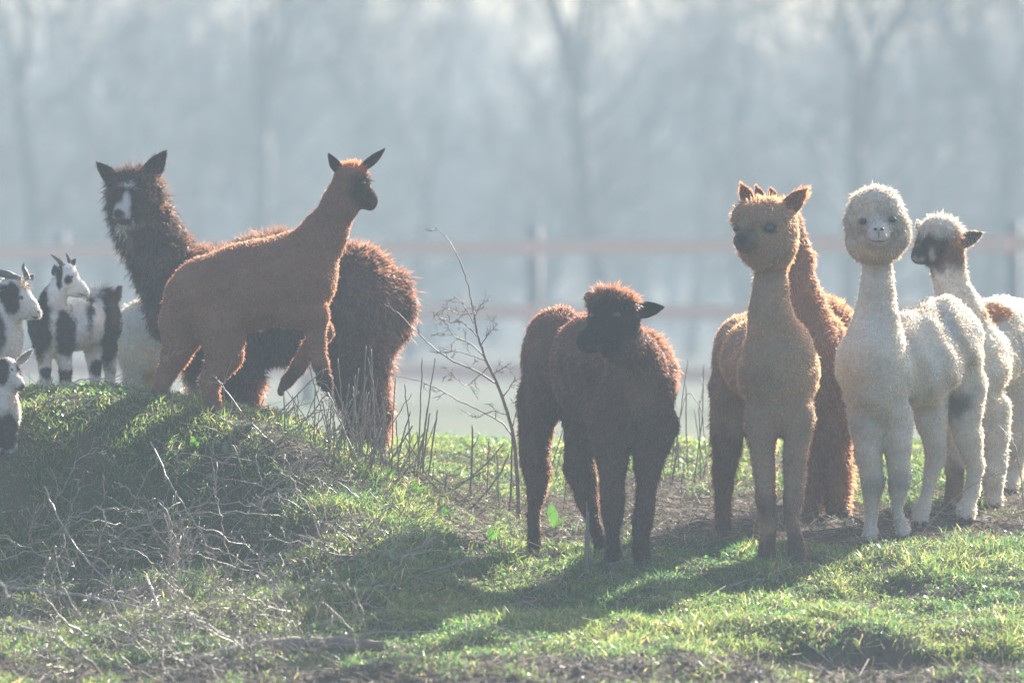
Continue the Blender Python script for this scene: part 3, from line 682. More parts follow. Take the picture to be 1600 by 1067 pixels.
E.hair((955, 504, -140), (48, 40, 40), 1.4, 0.4); E.hair((918, 532, -145), (22, 20, 24), 1.0, 0.5); E.hair((955, 466, -100), (52, 20, 44), 13, 0.5)
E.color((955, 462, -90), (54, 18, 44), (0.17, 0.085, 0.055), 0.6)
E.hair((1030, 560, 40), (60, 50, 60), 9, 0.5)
E.color((1035, 570, 60), (60, 80, 60), (0.27, 0.13, 0.08), 0.8)  # sunlit patch of the right shoulder painted in as paler coat
E.color((850, 490, 210), (80, 110, 140), (0.2, 0.11, 0.08), 0.9); E.color((925, 500, 60), (60, 80, 80), (0.19, 0.105, 0.08), 0.9); E.color((1000, 590, -50), (34, 60, 40), (0.18, 0.1, 0.07), 0.8)  # sun on back, rump and neck side put into the coat colour
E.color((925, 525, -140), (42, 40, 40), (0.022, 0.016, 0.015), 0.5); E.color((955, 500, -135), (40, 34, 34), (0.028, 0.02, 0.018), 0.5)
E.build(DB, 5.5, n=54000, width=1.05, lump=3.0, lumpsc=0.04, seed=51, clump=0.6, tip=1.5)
E.ball('eye', (963, 493, -148), (7, 6, 6), M_EYE); E.ball('eye', (926, 494, -136), (5, 6, 5), M_EYE); E.ball('nostril', (907, 527, -153), (3, 2.4, 3), M_NOSE); E.ball('nostril', (918, 528, -156), (3, 2.4, 3), M_NOSE)
E.line('mouth', [(905, 543, -150), (915, 547, -156), (930, 547, -150)], 1.4, M_NOSE)
E.ear((992, 487, -98), (1038, 480, -92), 21, (0.1, -0.1, -1), rgb=(0.035, 0.022, 0.02), inner=(0.02, 0.015, 0.014), hair=2.5, seed=10)
E.ear((930, 468, -95), (912, 462, -70), 16, (-0.3, -0.1, -1), rgb=(0.1, 0.04, 0.03), hair=3, seed=12)

# ---- young russet alpaca stepping up
FC = (0.215, 0.115, 0.076)
K = Animal('alpaca_cria', 34.45, (335, 650, 0), 'slender russet young alpaca climbing with its front legs raised', 'alpaca')
K.chain((452, 432, 0, 66), (390, 448, 0, 62), (328, 457, 0, 58), k=30); K.ell((468, 445, 0), (48, 60, 48), 20); K.ell((320, 470, 0), (50, 56, 48), 20)
K.chain((475, 420, 0, 48), (505, 370, 0, 32), (535, 315, 0, 24), (548, 290, 0, 24), k=22)
K.ell((550, 282, 0), (29, 29, 27), 10); K.chain((560, 298, -2, 20), (574, 312, -4, 13), (580, 317, -4, 10), k=10); K.ell((583, 312, -4), (7, 6, 7), 4); K.ell((578, 323, -4), (9, 6, 7), 4); K.ell((540, 305, 0), (22, 20, 22), 12)
K.chain((452, 480, -24, 34), (478, 487, -30, 23), (494, 492, -32, 20), (494, 530, -28, 15), (500, 568, -24, 12.5), (507, 594, -22, 11), (512, 607, -24, 9), k=7)
K.chain((470, 485, 22, 28), (500, 512, 24, 14), (508, 518, 24, 13), (486, 545, 24, 14), (466, 575, 24, 12), (449, 597, 24, 9.5), (441, 607, 24, 7), k=8)
K.leg((298, 495, 20, 42), (274, 555, 22, 23), (262, 580, 24, 17), (250, 610, 22, 11), foot=(246, 18, 9), k=12)
K.leg((345, 505, -20, 44), (352, 555, -20, 28), (330, 595, -20, 17), (330, 625, -20, 12), foot=(338, -22, 10), k=12)
K.chain((275, 455, 0, 16), (262, 500, 0, 12), (262, 540, 2, 9), k=12)
K.color((568, 300, -4), (34, 30, 30), (0.035, 0.02, 0.016), 0.5); K.color((552, 255, 0), (30, 14, 30), (0.3, 0.12, 0.06), 0.6)
K.color((490, 600, 0), (80, 30, 60), (0.05, 0.025, 0.02), 0.7); K.hair((575, 312, -4), (22, 20, 20), 1.0, 0.5); K.hair((552, 285, 0), (34, 34, 34), 3.5, 0.4); K.hair((552, 255, 0), (28, 14, 28), 8, 0.5)
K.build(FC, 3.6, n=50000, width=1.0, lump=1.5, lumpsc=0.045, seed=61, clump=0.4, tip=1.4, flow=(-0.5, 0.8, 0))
K.ball('eye', (567, 287, -22), (4.5, 5, 4), M_EYE); K.ball('eye', (567, 287, 18), (4.5, 5, 4), M_EYE); K.ball('nostril', (587, 311, -8), (2.2, 2, 2), M_NOSE)
K.line('eyelash', [(571, 283, -24), (580, 282, -26), (586, 284, -26)], 0.8, M_NOSE)
K.line('mouth', [(588, 319, -6), (582, 319, -12), (572, 320, -14)], 1.0, M_NOSE)
K.ear((532, 268, -6), (513, 240, -10), 15, (-0.5, 0.1, -1), rgb=(0.04, 0.025, 0.02), hair=2.5, seed=13); K.ear((566, 262, 0), (602, 232, -4), 15, (0.5, 0.6, -1), rgb=(0.04, 0.025, 0.02), hair=2.5, seed=14)
for (x, y, d) in ((513, 612, -22), (439, 611, 24)): K.ball('hoof', (x, y, d), (6, 8, 7), M_HOOF)

# ---- black and white llama
LB = (0.042, 0.028, 0.024)
L_ = Animal('llama', 35.6, (460, 690, 0), 'shaggy black llama with a white blaze, behind the young russet alpaca', 'llama', step=4.4)
L_.ell((310, 480, 0), (66, 80, 66), 26); L_.chain((330, 470, 0, 70), (430, 450, 0, 74), (545, 462, 0, 76), k=30); L_.ell((560, 480, 0), (66, 80, 66), 24)
L_.ell((430, 510, 0), (100, 56, 60), 24)
L_.chain((290, 470, -5, 60), (255, 410, -14, 44), (228, 355, -18, 40), (218, 325, -20, 38), k=24)
L_.ell((210, 308, -24), (40, 40, 38), 12); L_.ell((205, 285, -22), (36, 20, 30), 10); L_.ell((218, 340, -22), (42, 34, 36), 16)
L_.chain((198, 318, -52, 22), (192, 332, -72, 17), (190, 338, -80, 14), k=9); L_.ell((188, 333, -86), (11, 8, 8), 4); L_.ell((195, 350, -78), (13, 8, 11), 4)
L_.leg((372, 560, -20, 44), (376, 610, -20, 30), (380, 640, -20, 22), foot=(385, -20, 16)); L_.leg((320, 550, 25, 38), (322, 600, 25, 26), (320, 640, 25, 20), foot=(318, 25, 15))
L_.leg((570, 550, -20, 48), (576, 600, -18, 27), (592, 640, -14, 19), (590, 670, -16, 15), foot=(586, -20, 15)); L_.leg((545, 545, 25, 46), (550, 610, 28, 28), (562, 645, 30, 19), (556, 670, 30, 15), foot=(548, 25, 15))
L_.chain((620, 440, 0, 18), (632, 480, 0, 16), (628, 520, 0, 12), k=14)
WB = (0.6, 0.56, 0.52)
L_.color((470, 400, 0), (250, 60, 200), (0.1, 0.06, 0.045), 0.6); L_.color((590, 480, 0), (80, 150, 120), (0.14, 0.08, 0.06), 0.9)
L_.color((210, 318, -75), (22, 40, 30), (0.018, 0.014, 0.013), 0.5)
L_.color((198, 315, -84), (6.5, 17, 30), WB, 0.4); L_.color((191, 335, -88), (15, 16, 24), WB, 0.4); L_.color((203, 289, -55), (13, 6, 22), WB, 0.7); L_.color((208, 349, -64), (22, 8, 28), WB, 0.4); L_.color((190, 356, -80), (14, 9, 20), WB, 0.4)
L_.color((200, 371, -52), (10, 20, 22), (0.3, 0.26, 0.22), 0.6)
L_.color((186, 334, -92), (11, 7, 12), (0.03, 0.026, 0.026), 0.5); L_.color((196, 347, -92), (15, 6, 14), (0.04, 0.034, 0.034), 0.5)
L_.color((316, 640, 25), (30, 60, 30), (0.45, 0.38, 0.3), 0.5)
L_.color((590, 640, -16), (34, 60, 40), (0.17, 0.085, 0.06), 0.7); L_.color((398, 630, -20), (22, 50, 40), (0.2, 0.09, 0.06), 0.7)
L_.hair((205, 325, -66), (26, 34, 30), 2.5, 0.4); L_.hair((191, 336, -82), (16, 20, 24), 1, 0.5); L_.hair((240, 350, 0), (60, 90, 50), 15, 0.6); L_.hair((193, 330, -84), (20, 26, 26), 1.0, 0.5)
L_.color((232, 330, -40), (26, 50, 50), (0.1, 0.055, 0.04), 0.9)
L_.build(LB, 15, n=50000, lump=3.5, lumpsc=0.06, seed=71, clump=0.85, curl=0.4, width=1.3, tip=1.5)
L_.ball('eye', (214, 308, -62), (6, 5.5, 5), M_EYE); L_.ball('eye', (183, 309, -56), (5, 5.5, 5), M_EYE); L_.ball('nostril', (182, 334, -95), (3, 2, 2), M_NOSE); L_.ball('nostril', (192, 334, -95), (3, 2, 2), M_NOSE)
L_.line('mouth', [(176, 343, -84), (186, 346, -93), (198, 348, -93), (210, 343, -80)], 1.6, M_NOSE)
L_.ear((184, 286, -24), (151, 254, -22), 20, (-0.2, 0.2, -1), rgb=(0.03, 0.02, 0.018), hair=4, seed=15); L_.ear((222, 287, -24), (260, 235, -18), 27, (0.2, 0.2, -1), rgb=(0.03, 0.02, 0.018), hair=7, seed=16)

# ---- goats
GW = (0.76, 0.73, 0.7); GB = (0.035, 0.032, 0.034)
G1 = Animal('goat', 34.9, (110, 612, 0), 'black and white horned goat looking right, full body on the mound', 'goat', step=2.6)
G1.ell((80, 512, 0), (33, 42, 32), 14); G1.chain((85, 515, 10, 34), (120, 508, 45, 34), (155, 502, 80, 33), k=16); G1.ell((158, 500, 85), (27, 50, 28), 14)
G1.chain((76, 505, -2, 28), (83, 470, -6, 19), (94, 448, -8, 16), k=10)
G1.ell((103, 431, -10), (19, 18, 15), 7); G1.chain((108, 438, -12, 15), (124, 450, -14, 10.5), (133, 457, -15, 7.5), k=7); G1.ell((120, 458, -14), (14, 7, 8), 5)
for (x, d, xt) in ((70, -6, 68), (102, 8, 98), (148, 78, 146), (172, 96, 168)):
    G1.leg((xt, 545, d, 15), (x, 575, d, 9), (x, 592, d, 7), foot=(x, d, 6), k=8)
G1.chain((180, 470, 90, 6), (186, 452, 92, 5), k=6)
G1.color((62, 500, 0), (22, 60, 50), GB, 0.35); G1.color((82, 455, 4), (14, 26, 12), GB, 0.4); G1.color((102, 520, 0), (17, 40, 60), GB, 0.3); G1.color((103, 585, 8), (14, 14, 14), GB, 0.3)
G1.color((72, 582, -6), (9, 10, 14), GB, 0.4); G1.color((172, 510, 85), (19, 64, 50), GB, 0.3); G1.color((140, 500, 60), (10, 40, 50), GB, 0.35); G1.color((150, 574, 78), (12, 14, 20), GB, 0.4)
G1.color((106, 438, -28), (8, 9, 16), GB, 0.35); G1.color((93, 430, -24), (6, 22, 18), GB, 0.4); G1.color((182, 470, 90), (16, 50, 40), (0.13, 0.07, 0.05), 0.6)
G1.hair((110, 445, -14), (34, 26, 22), 1.6, 0.4); G1.hair((150, 452, 80), (30, 14, 40), 12, 0.6)
G1.build(GW, 3.6, n=32000, lump=1.0, lumpsc=0.06, seed=81, clump=0.4, width=1.0, tip=1.05, flow=(0.2, 1, 0))
G1.ball('eye', (112, 433, -24), 3, M_EYE); G1.ball('nostril', (135, 454, -20), (2, 1.4, 1.5), M_NOSE); G1.line('mouth', [(136, 462, -18), (128, 460, -23), (121, 458, -24)], 0.8, M_NOSE)
G1.line('horn', [(99, 416, -14), (92, 407, -14), (80, 398, -12)], [4.5, 3.5, 1.0], M_HORN); G1.line('horn', [(110, 413, -2), (107, 404, -1), (103, 396, 0)], [4, 2.8, 0.8], M_HORN)
G1.ear((90, 428, -18), (85, 414, -24), 13, (-0.2, 0, -1), rgb=(0.25, 0.22, 0.21), hair=1.5, cup=0.8, nf=500, seed=17); G1.ear((111, 415, 4), (118, 404, 8), 7, (0, 0, -1), rgb=(0.14, 0.13, 0.13), hair=1, nf=120, seed=18)

G2 = Animal('goat', 34.6, (0, 615, 0), 'large pied goat with swept back horns at the left edge', 'goat', step=3.0)
G2.ell((-50, 530, 20), (70, 52, 45), 16); G2.ell((-5, 535, 5), (38, 48, 38), 16); G2.chain((0, 520, 0, 34), (6, 490, -6, 26), (14, 468, -10, 23), k=12)
G2.ell((20, 455, -12), (24, 24, 19), 8); G2.chain((30, 464, -16, 19), (46, 481, -18, 14), (57, 490, -18, 9), k=8); G2.ell((42, 491, -17), (17, 8, 10), 6)
for (x, d, xt) in ((18, -4, 10), (-18, 14, -15), (-100, 30, -95), (-80, 50, -80)):
    G2.leg((xt, 560, d, 20), (x, 585, d, 11), (x, 600, d, 9), foot=(x, d, 8), k=9)
G2.color((18, 468, -30), (15, 26, 22), GB, 0.3); G2.color((5, 455, -24), (9, 12, 16), GB, 0.4); G2.color((-10, 520, -20), (20, 34, 40), GB, 0.4); G2.color((-60, 530, 20), (34, 60, 60), GB, 0.3); G2.color((44, 445, -18), (16, 10, 18), (0.6, 0.5, 0.38), 0.6)
G2.hair((32, 470, -16), (36, 34, 24), 1.8, 0.4); G2.hair((40, 442, -14), (16, 9, 18), 7, 0.5)
G2.build(GW, 4.2, n=24000, lump=1.0, lumpsc=0.05, seed=91, clump=0.45, width=1.1, tip=1.05)
G2.ball('eye', (33, 465, -33), 3.4, M_EYE); G2.ball('nostril', (60, 487, -25), (2.4, 1.6, 2), M_NOSE); G2.line('mouth', [(62, 496, -22), (53, 496, -28), (44, 491, -30)], 0.9, M_NOSE)
G2.line('horn', [(30, 440, -16), (10, 428, -16), (-12, 424, -14), (-30, 434, -12)], [8, 7, 5, 2], M_HORN); G2.line('horn', [(43, 437, -4), (40, 426, -3), (36, 419, -2), (38, 411, 0)], [5, 4.5, 3.5, 1.2], M_HORN)
G2.ear((8, 458, -24), (-8, 466, -32), 13, (0, 0.2, -1), rgb=(0.55, 0.5, 0.47), hair=2, cup=0.6, nf=500, seed=19); G2.ear((46, 436, 4), (53, 429, 10), 7, (0, 0, -1), rgb=(0.4, 0.37, 0.35), hair=1.5, nf=300, seed=20)

G3 = Animal('goat_kid', 33.92, (5, 695, 0), 'small pied kid without horns standing below the big goat', 'goat', step=2.6)
G3.ell((-14, 640, 12), (34, 30, 28), 12); G3.ell((8, 645, 0), (22, 30, 22), 12); G3.chain((6, 632, 0, 19), (10, 610, -4, 15), (10, 592, -6, 15), k=9)
G3.ell((10, 577, -8), (18, 18, 15), 7); G3.chain((14, 584, -12, 14), (26, 598, -14, 9.5), (32, 603, -15, 7.5), k=6)
for (x, d, xt) in ((16, -2, 15), (0, 10, 2), (-40, 16, -38), (-30, 28, -30)):
    G3.leg((xt, 662, d, 14), (x, 676, d, 9), foot=(x, d, 7), k=7)
G3.color((3, 578, -18), (13, 24, 22), GB, 0.4); G3.color((34, 572, -8), (11, 17, 18), GB, 0.4); G3.color((5, 672, 0), (30, 30, 40), GB, 0.4); G3.color((-20, 630, 0), (20, 20, 40), GB, 0.4); G3.color((34, 605, -16), (7, 6, 10), (0.1, 0.09, 0.09), 0.5)
G3.hair((16, 586, -10), (28, 28, 22), 1.8, 0.4)
G3.build(GW, 4.2, n=16000, lump=0.8, lumpsc=0.06, seed=101, clump=0.45, width=1.0, tip=1.05)
G3.ball('eye', (18, 578, -22), 3, M_EYE); G3.ball('eye', (29, 577, -12), 2.8, M_EYE); G3.ball('nostril', (34, 600, -21), (2, 1.5, 1.5), M_NOSE); G3.line('mouth', [(36, 608, -18), (29, 609, -22), (22, 606, -22)], 0.8, M_NOSE)
G3.ear((28, 566, -6), (52, 545, -6), 11, (0.3, 0.4, -1), rgb=(0.5, 0.46, 0.45), inner=(0.5, 0.4, 0.38), hair=2, nf=500, cup=0.5, seed=22); G3.ear((-4, 568, -4), (-24, 556, -2), 11, (-0.3, 0.4, -1), rgb=(0.4, 0.36, 0.35), hair=2, nf=400, cup=0.5, seed=23)

# ---- pale alpaca behind the goat and the llama
P_ = Animal('alpaca', 36.6, (235, 640, 0), 'pale cream alpaca mostly hidden between the goat and the black llama', 'alpaca')
P_.ell((228, 530, 0), (44, 58, 46), 18); P_.chain((232, 528, 10, 52), (270, 520, 60, 50), (310, 520, 120, 50), k=22)
P_.chain((240, 520, -5, 34), (262, 480, -10, 24), (285, 440, -12, 20), k=16); P_.ell((290, 430, -14), (28, 26, 26), 10); P_.chain((300, 440, -18, 14), (318, 450, -20, 9), k=6)
P_.leg((212, 560, 0, 24), (210, 600, 0, 19), foot=(210, 0, 16)); P_.leg((232, 560, 10, 26), (234, 600, 10, 18), foot=(234, 10, 14)); P_.leg((302, 560, 110, 26), (306, 600, 115, 18), foot=(306, 110, 14)); P_.leg((325, 560, 120, 26), (326, 600, 120, 18), foot=(328, 120, 14))
P_.color((240, 620, 0), (30, 60, 40), (0.42, 0.33, 0.24), 0.5); P_.build((0.55, 0.53, 0.48), 7, n=14000, lump=2, lumpsc=0.05, seed=111)
P_.ball('eye', (300, 426, -36), 4, M_EYE); P_.ear((282, 415, -10), (274, 396, -8), 12, rgb=(0.5, 0.48, 0.44), hair=3, nf=300)
Q_ = Animal('goat_kid', 35.7, (130, 600, 0), 'white kid lying on the crest seen between the pied goat\'s legs', 'goat', step=3.0)
gq = Q_.g(130, 0)
Q_.ell((132, gq - 18, 0), (30, 20, 20), 10); Q_.chain((154, gq - 24, 0, 13), (162, gq - 44, -4, 9), k=8); Q_.ell((166, gq - 50, -6), (12, 10, 9), 6); Q_.chain((170, gq - 46, -8, 7), (180, gq - 40, -10, 5), k=5)
Q_.chain((112, gq - 8, -14, 7), (135, gq - 5, -18, 5), k=5); Q_.chain((150, gq - 8, -12, 6), (172, gq - 5, -16, 4.5), k=5)
Q_.build((0.66, 0.63, 0.58), 4, n=6000, seed=121); Q_.ball('eye', (170, gq - 53, -14), 2.2, M_EYE); Q_.ear((160, gq - 56, -6), (150, gq - 62, -6), 7, rgb=(0.6, 0.55, 0.52), hair=1.5, nf=200)
# ------------------------------------------------------------------ grass, litter (uncountable ground cover)
def scatter(n, x0, x1, y0, y1, rs, dens=None):
    X = rs.uniform(x0, x1, n); Y = rs.uniform(y0, y1, n)
    if dens is not None:
        k = rs.random(n) < dens(X, Y); X, Y = X[k], Y[k]
    return X, Y
def blades(name, X, Y, Ln, Wd, tilt, colr, rs, mat, zoff=0.0, lean=(0, 0)):
    n = len(X); Z = height(X, Y) + zoff
    az = rs.uniform(0, 2 * np.pi, n); dx, dy = np.cos(az) * tilt + lean[0], np.sin(az) * tilt + lean[1]
    d = np.stack([dx, dy, np.ones(n)], -1); d /= np.linalg.norm(d, axis=1)[:, None]
    d2 = d + np.stack([dx, dy, -0.5 * np.ones(n)], -1) * 0.7; d2 /= np.linalg.norm(d2, axis=1)[:, None]
    sa = rs.uniform(0, 2 * np.pi, n); s = np.stack([np.cos(sa), np.sin(sa), np.zeros(n)], -1); s -= d * np.sum(s * d, 1)[:, None]; s /= np.linalg.norm(s, axis=1)[:, None] + 1e-9
    p0 = np.stack([X, Y, Z], -1); p1 = p0 + d * (Ln * 0.55)[:, None]; p2 = p1 + d2 * (Ln * 0.5)[:, None]; w = Wd[:, None]
    V = np.stack([p0 - s * w * 0.4, p0 + s * w * 0.4, p1 + s * w * 0.5, p1 - s * w * 0.5, p2], 1).reshape(-1, 3)
    i = np.arange(n)[:, None] * 5; Q = i + np.array([[0, 1, 2, 3]]); T = i + np.array([[3, 2, 4]])
    CC = np.repeat(colr[:, None, :], 5, 1) * np.array([0.7, 0.7, 1, 1, 1.15])[None, :, None]
    return mesh_np(name, V, [Q, T], mat, colors=np.clip(CC.reshape(-1, 3), 0, 0.9), smooth=False)
rs = np.random.default_rng(77)
X, Y = scatter(400000, -2.7, 2.7, 29.6, 36.5, rs, lambda x, y: grass_density(x, y) ** 1.3 * np.clip(1.15 - 0.1 * (y - 30), 0.4, 1) * 0.93)
X2, Y2 = scatter(60000, -2.8, 2.8, 36.5, 39.5, rs, lambda x, y: np.clip(grass_density(x, y) * 0.9, 0, 1))
X = np.concatenate([X, X2]); Y = np.concatenate([Y, Y2]); n = len(X)
cl = np.clip(0.5 + 1.1 * fbm(X * 5 + 3, Y * 4, 3) + 0.5 * fbm(X * 14, Y * 11, 2), 0.1, 1.5)
hue = np.clip(0.5 + 1.2 * fbm(X * 3 + 31, Y * 3 + 8, 3) + rs.normal(size=n) * 0.25, 0, 1)[:, None]
cg = np.array([0.05, 0.11, 0.05]) * (1 - hue) + np.array([0.115, 0.145, 0.05]) * hue
dry = rs.random(n) < 0.09 + 0.12 * np.clip(fbm(X * 2, Y * 2 + 60, 2) * 2, 0, 1); cg[dry] = np.array([0.3, 0.25, 0.14]) * rs.uniform(0.6, 1.1, dry.sum())[:, None]
cg *= rs.uniform(0.75, 1.25, n)[:, None]
tag(blades('grass', X, Y, 0.012 + 0.05 * cl * rs.uniform(0.4, 1.3, n), rs.uniform(0.0026, 0.0052, n), rs.uniform(0.15, 1.1, n), cg, rs, M_GRASS), kind='stuff')
# small round leaved herbs between the blades
X, Y = scatter(60000, -2.6, 2.6, 29.8, 38.5, rs, lambda x, y: np.clip(grass_density(x + 5, y * 1.1) * grass_density(x, y) * (0.25 + (fbm(x * 2 + 7, y * 2, 3) > 0.05)), 0, 1)); n = len(X)
Z = height(X, Y) + rs.uniform(0.008, 0.04, n); P = np.stack([X, Y, Z], -1)
a1 = rs.normal(size=(n, 3)) * [1, 1, 0.5]; a1 /= np.linalg.norm(a1, axis=1)[:, None]; nn = np.array([0, 0, 1.0]) + rs.normal(size=(n, 3)) * 0.5; a2 = np.cross(nn, a1); a2 /= np.linalg.norm(a2, axis=1)[:, None]
r = rs.uniform(0.004, 0.0095, n)[:, None]
V = np.stack([P - a1 * r, P + a2 * r * 0.8, P + a1 * r, P - a2 * r * 0.8], 1).reshape(-1, 3); i = np.arange(n)[:, None] * 4
cc = np.array([0.06, 0.13, 0.035]) * rs.uniform(0.6, 1.4, n)[:, None]
tag(mesh_np('ground_herbs', V, [i + np.array([[0, 1, 2, 3]])], M_GRASS, colors=np.repeat(cc, 4, 0), smooth=False), kind='stuff')
# straw and broken stems lying about
def litter_d(x, y):
    g_ = grass_density(x, y); b_ = np.exp(-(((x - 0.9) / 2.2) ** 2 + ((y - 34.9) / 1.2) ** 2) ** 2)
    c_ = np.exp(-(((x + 0.45) / 0.9) ** 2 + ((y - 34.2) / 0.8) ** 2)) + 0.8 * np.exp(-(((x + 1.3) / 0.8) ** 2 + ((y - 31.7) / 0.6) ** 2)); s_ = np.clip((31.2 - y) / 0.4, 0, 1) * 0.55
    return np.clip(0.3 + 0.8 * b_ * (1.1 - g_) + 0.7 * c_ + s_, 0, 1)
X, Y = scatter(100000, -2.7, 2.7, 29.8, 37.5, rs, litter_d); n = len(X); az = rs.uniform(0, 2 * np.pi, n); Ls = rs.gamma(2.0, 0.022, n) + 0.012
d = np.stack([np.cos(az), np.sin(az), rs.normal(size=n) * 0.25 + 0.1], -1); s = np.stack([-np.sin(az), np.cos(az), rs.normal(size=n) * 0.6], -1); w = rs.uniform(0.0015, 0.004, n)[:, None]
P = np.stack([X, Y, height(X, Y) + rs.uniform(0.002, 0.02, n)], -1); P2 = P + d * Ls[:, None]; g2 = height(P2[:, 0], P2[:, 1]) + 0.004; P2[:, 2] = np.maximum(P2[:, 2], g2)
V = np.stack([P - s * w * .5, P + s * w * .5, P2 + s * w * .5, P2 - s * w * .5], 1).reshape(-1, 3); i = np.arange(n)[:, None] * 4
cc = (np.array([0.3, 0.25, 0.18]) * rs.uniform(0.25, 1.15, n)[:, None]); tag(mesh_np('plant_litter', V, [i + np.array([[0, 1, 2, 3]])], M_LITTER, colors=np.repeat(cc, 4, 0), smooth=False), kind='stuff')
# clods of bare earth at the foot of the bank
X, Y = scatter(9000, -2.5, 2.5, 29.9, 31.4, rs, lambda x, y: (1 - grass_density(x, y)) ** 2); n = len(X)
oc = np.array([[1, 0, 0], [-1, 0, 0], [0, 1, 0], [0, -1, 0], [0, 0, 1], [0, 0, -1.]]); of = np.array([[0, 2, 4], [2, 1, 4], [1, 3, 4], [3, 0, 4], [2, 0, 5], [1, 2, 5], [3, 1, 5], [0, 3, 5]])
r = rs.gamma(2, 0.0026, n) + 0.002
V = (np.stack([X, Y, height(X, Y) + r * 0.3], -1)[:, None, :] + oc[None] * r[:, None, None] * rs.uniform(0.6, 1.3, (n, 6, 1))).reshape(-1, 3)
tag(mesh_np('earth_clods', V, [(np.arange(n)[:, None, None] * 6 + of[None]).reshape(-1, 3)], mat_simple('clod_earth', (0.06, 0.045, 0.035), (0.11, 0.085, 0.068), scale=40), smooth=False), kind='stuff')

# ------------------------------------------------------------------ branches, stalks, stems
def poly_world(pts): return [np.array(W(*p)) for p in pts]
def smooth_path(pts, rad, m=5, jit=0.0, rs=None):
    pts = np.array(pts, float); t = np.linspace(0, len(pts) - 1, (len(pts) - 1) * m + 1)
    q = np.stack([np.interp(t, range(len(pts)), pts[:, i]) for i in range(3)], -1)
    for _ in range(3): q[1:-1] = (q[:-2] + 2 * q[1:-1] + q[2:]) / 4
    if jit: q[1:-1] += rs.normal(size=q[1:-1].shape) * jit
    return q, np.interp(t, range(len(rad)), rad) if len(rad) == len(pts) else np.linspace(rad[0], rad[-1], len(q))
def sprig(tb, q, r, rs, n=3, ln=0.12, depth=1, thorn=False, spread=1.0):
    """side twigs along a path"""
    for _ in range(n):
        j = rs.integers(max(1, len(q) // 5), len(q) - 1); d = q[j + 1] - q[j - 1]; d /= np.linalg.norm(d) + 1e-9
        s = rs.normal(size=3) * [1, 0.6, 1]; s -= d * (s @ d); s /= np.linalg.norm(s); v = d * 0.7 + s * rs.uniform(0.5, 1.0) * spread; v /= np.linalg.norm(v)
        L = ln * rs.uniform(0.4, 1.3); p = [q[j]]
        for k in range(5): v = v + rs.normal(size=3) * 0.22; v /= np.linalg.norm(v); p.append(p[-1] + v * L / 5)
        rr = np.linspace(max(r[j] * 0.65, 0.0012), 0.0009, 6); tb.add(p, rr, 4)
        if depth > 0: sprig(tb, np.array(p), rr, rs, rs.integers(1, 4), ln * 0.5, depth - 1, False, spread)
        if thorn:
            for k in range(1, 5): t = rs.normal(size=3) * [1, .5, 1]; t /= np.linalg.norm(t); tb.add([p[k], p[k] + t * 0.006, p[k] + t * 0.012], [0.0012, 0.0008, 0.0003], 3)
def grounded(px, Y): return W(px, gpy(px, Y), Y)

# thorny shrub in the middle
rs = np.random.default_rng(9)
YS = 34.9; b0 = np.array(grounded(812, YS)); shrub = empty('thorny_shrub', tuple(b0), 'tall bare thorny shrub between the llama and the dark brown alpaca', 'shrub')
tb = Tubes()
st = [tuple(b0 - [0, 0, .02])] + poly_world([(806, 700, YS), (797, 655, YS), (778, 600, YS - .02), (758, 560, YS), (745, 520, YS + .02), (742, 495, YS)])
q, r = smooth_path(st, [.0095, .0085, .0078, .007, .006, .005, .004], 5, 0.0012, rs); tb.add(q, r, 6); tb.build('stem', M_THORN, shrub)
for pts, r0, ns in [
    ([(742, 495), (736, 470), (728, 430), (715, 400), (700, 372), (679, 354)], .003, 0), ([(740, 505), (728, 480), (709, 462)], .002, 2),
    ([(757, 558), (735, 535), (700, 522), (682, 520)], .0025, 6), ([(778, 600), (740, 578), (700, 560), (672, 540), (648, 515), (620, 488), (600, 475)], .0032, 3),
    ([(806, 690), (790, 665), (765, 648), (720, 628), (680, 605), (645, 592), (608, 585)], .003, 4), ([(797, 650), (770, 640), (745, 655), (720, 640)], .002, 2),
    ([(770, 585), (785, 575), (797, 568)], .002, 2), ([(745, 525), (720, 500), (705, 505), (690, 495), (680, 500)], .002, 6), ([(750, 540), (765, 520), (778, 505)], .002, 4),
    ([(740, 500), (748, 480), (757, 470)], .0018, 3), ([(760, 565), (730, 552), (705, 548), (682, 552)], .002, 6), ([(786, 620), (800, 600), (806, 590)], .0022, 3),
    ([(765, 572), (745, 590), (730, 605), (712, 590), (700, 582)], .0018, 5), ([(738, 490), (718, 492), (700, 480), (680, 490)], .0016, 6), ([(800, 668), (808, 640), (806, 610)], .002, 3)]:
    p = poly_world([(a, b_, YS + rs.normal() * 0.05 * (k > 0)) for k, (a, b_) in enumerate(pts)]); q, r = smooth_path(p, np.linspace(r0 * 1.3, 0.0013, len(p)), 5, 0.0015, rs)
    tb = Tubes(); tb.add(q, r, 5); sprig(tb, q, r, rs, ns + 1, 0.06, 1, True)
    for j in range(2, len(q) - 1, 2):
        t = rs.normal(size=3) * [1, .4, 1]; t /= np.linalg.norm(t); tb.add([q[j], q[j] + t * 0.006, q[j] + t * 0.011], [0.0013, 0.0009, 0.0003], 3)
    tb.build('branch', M_THORN, shrub)

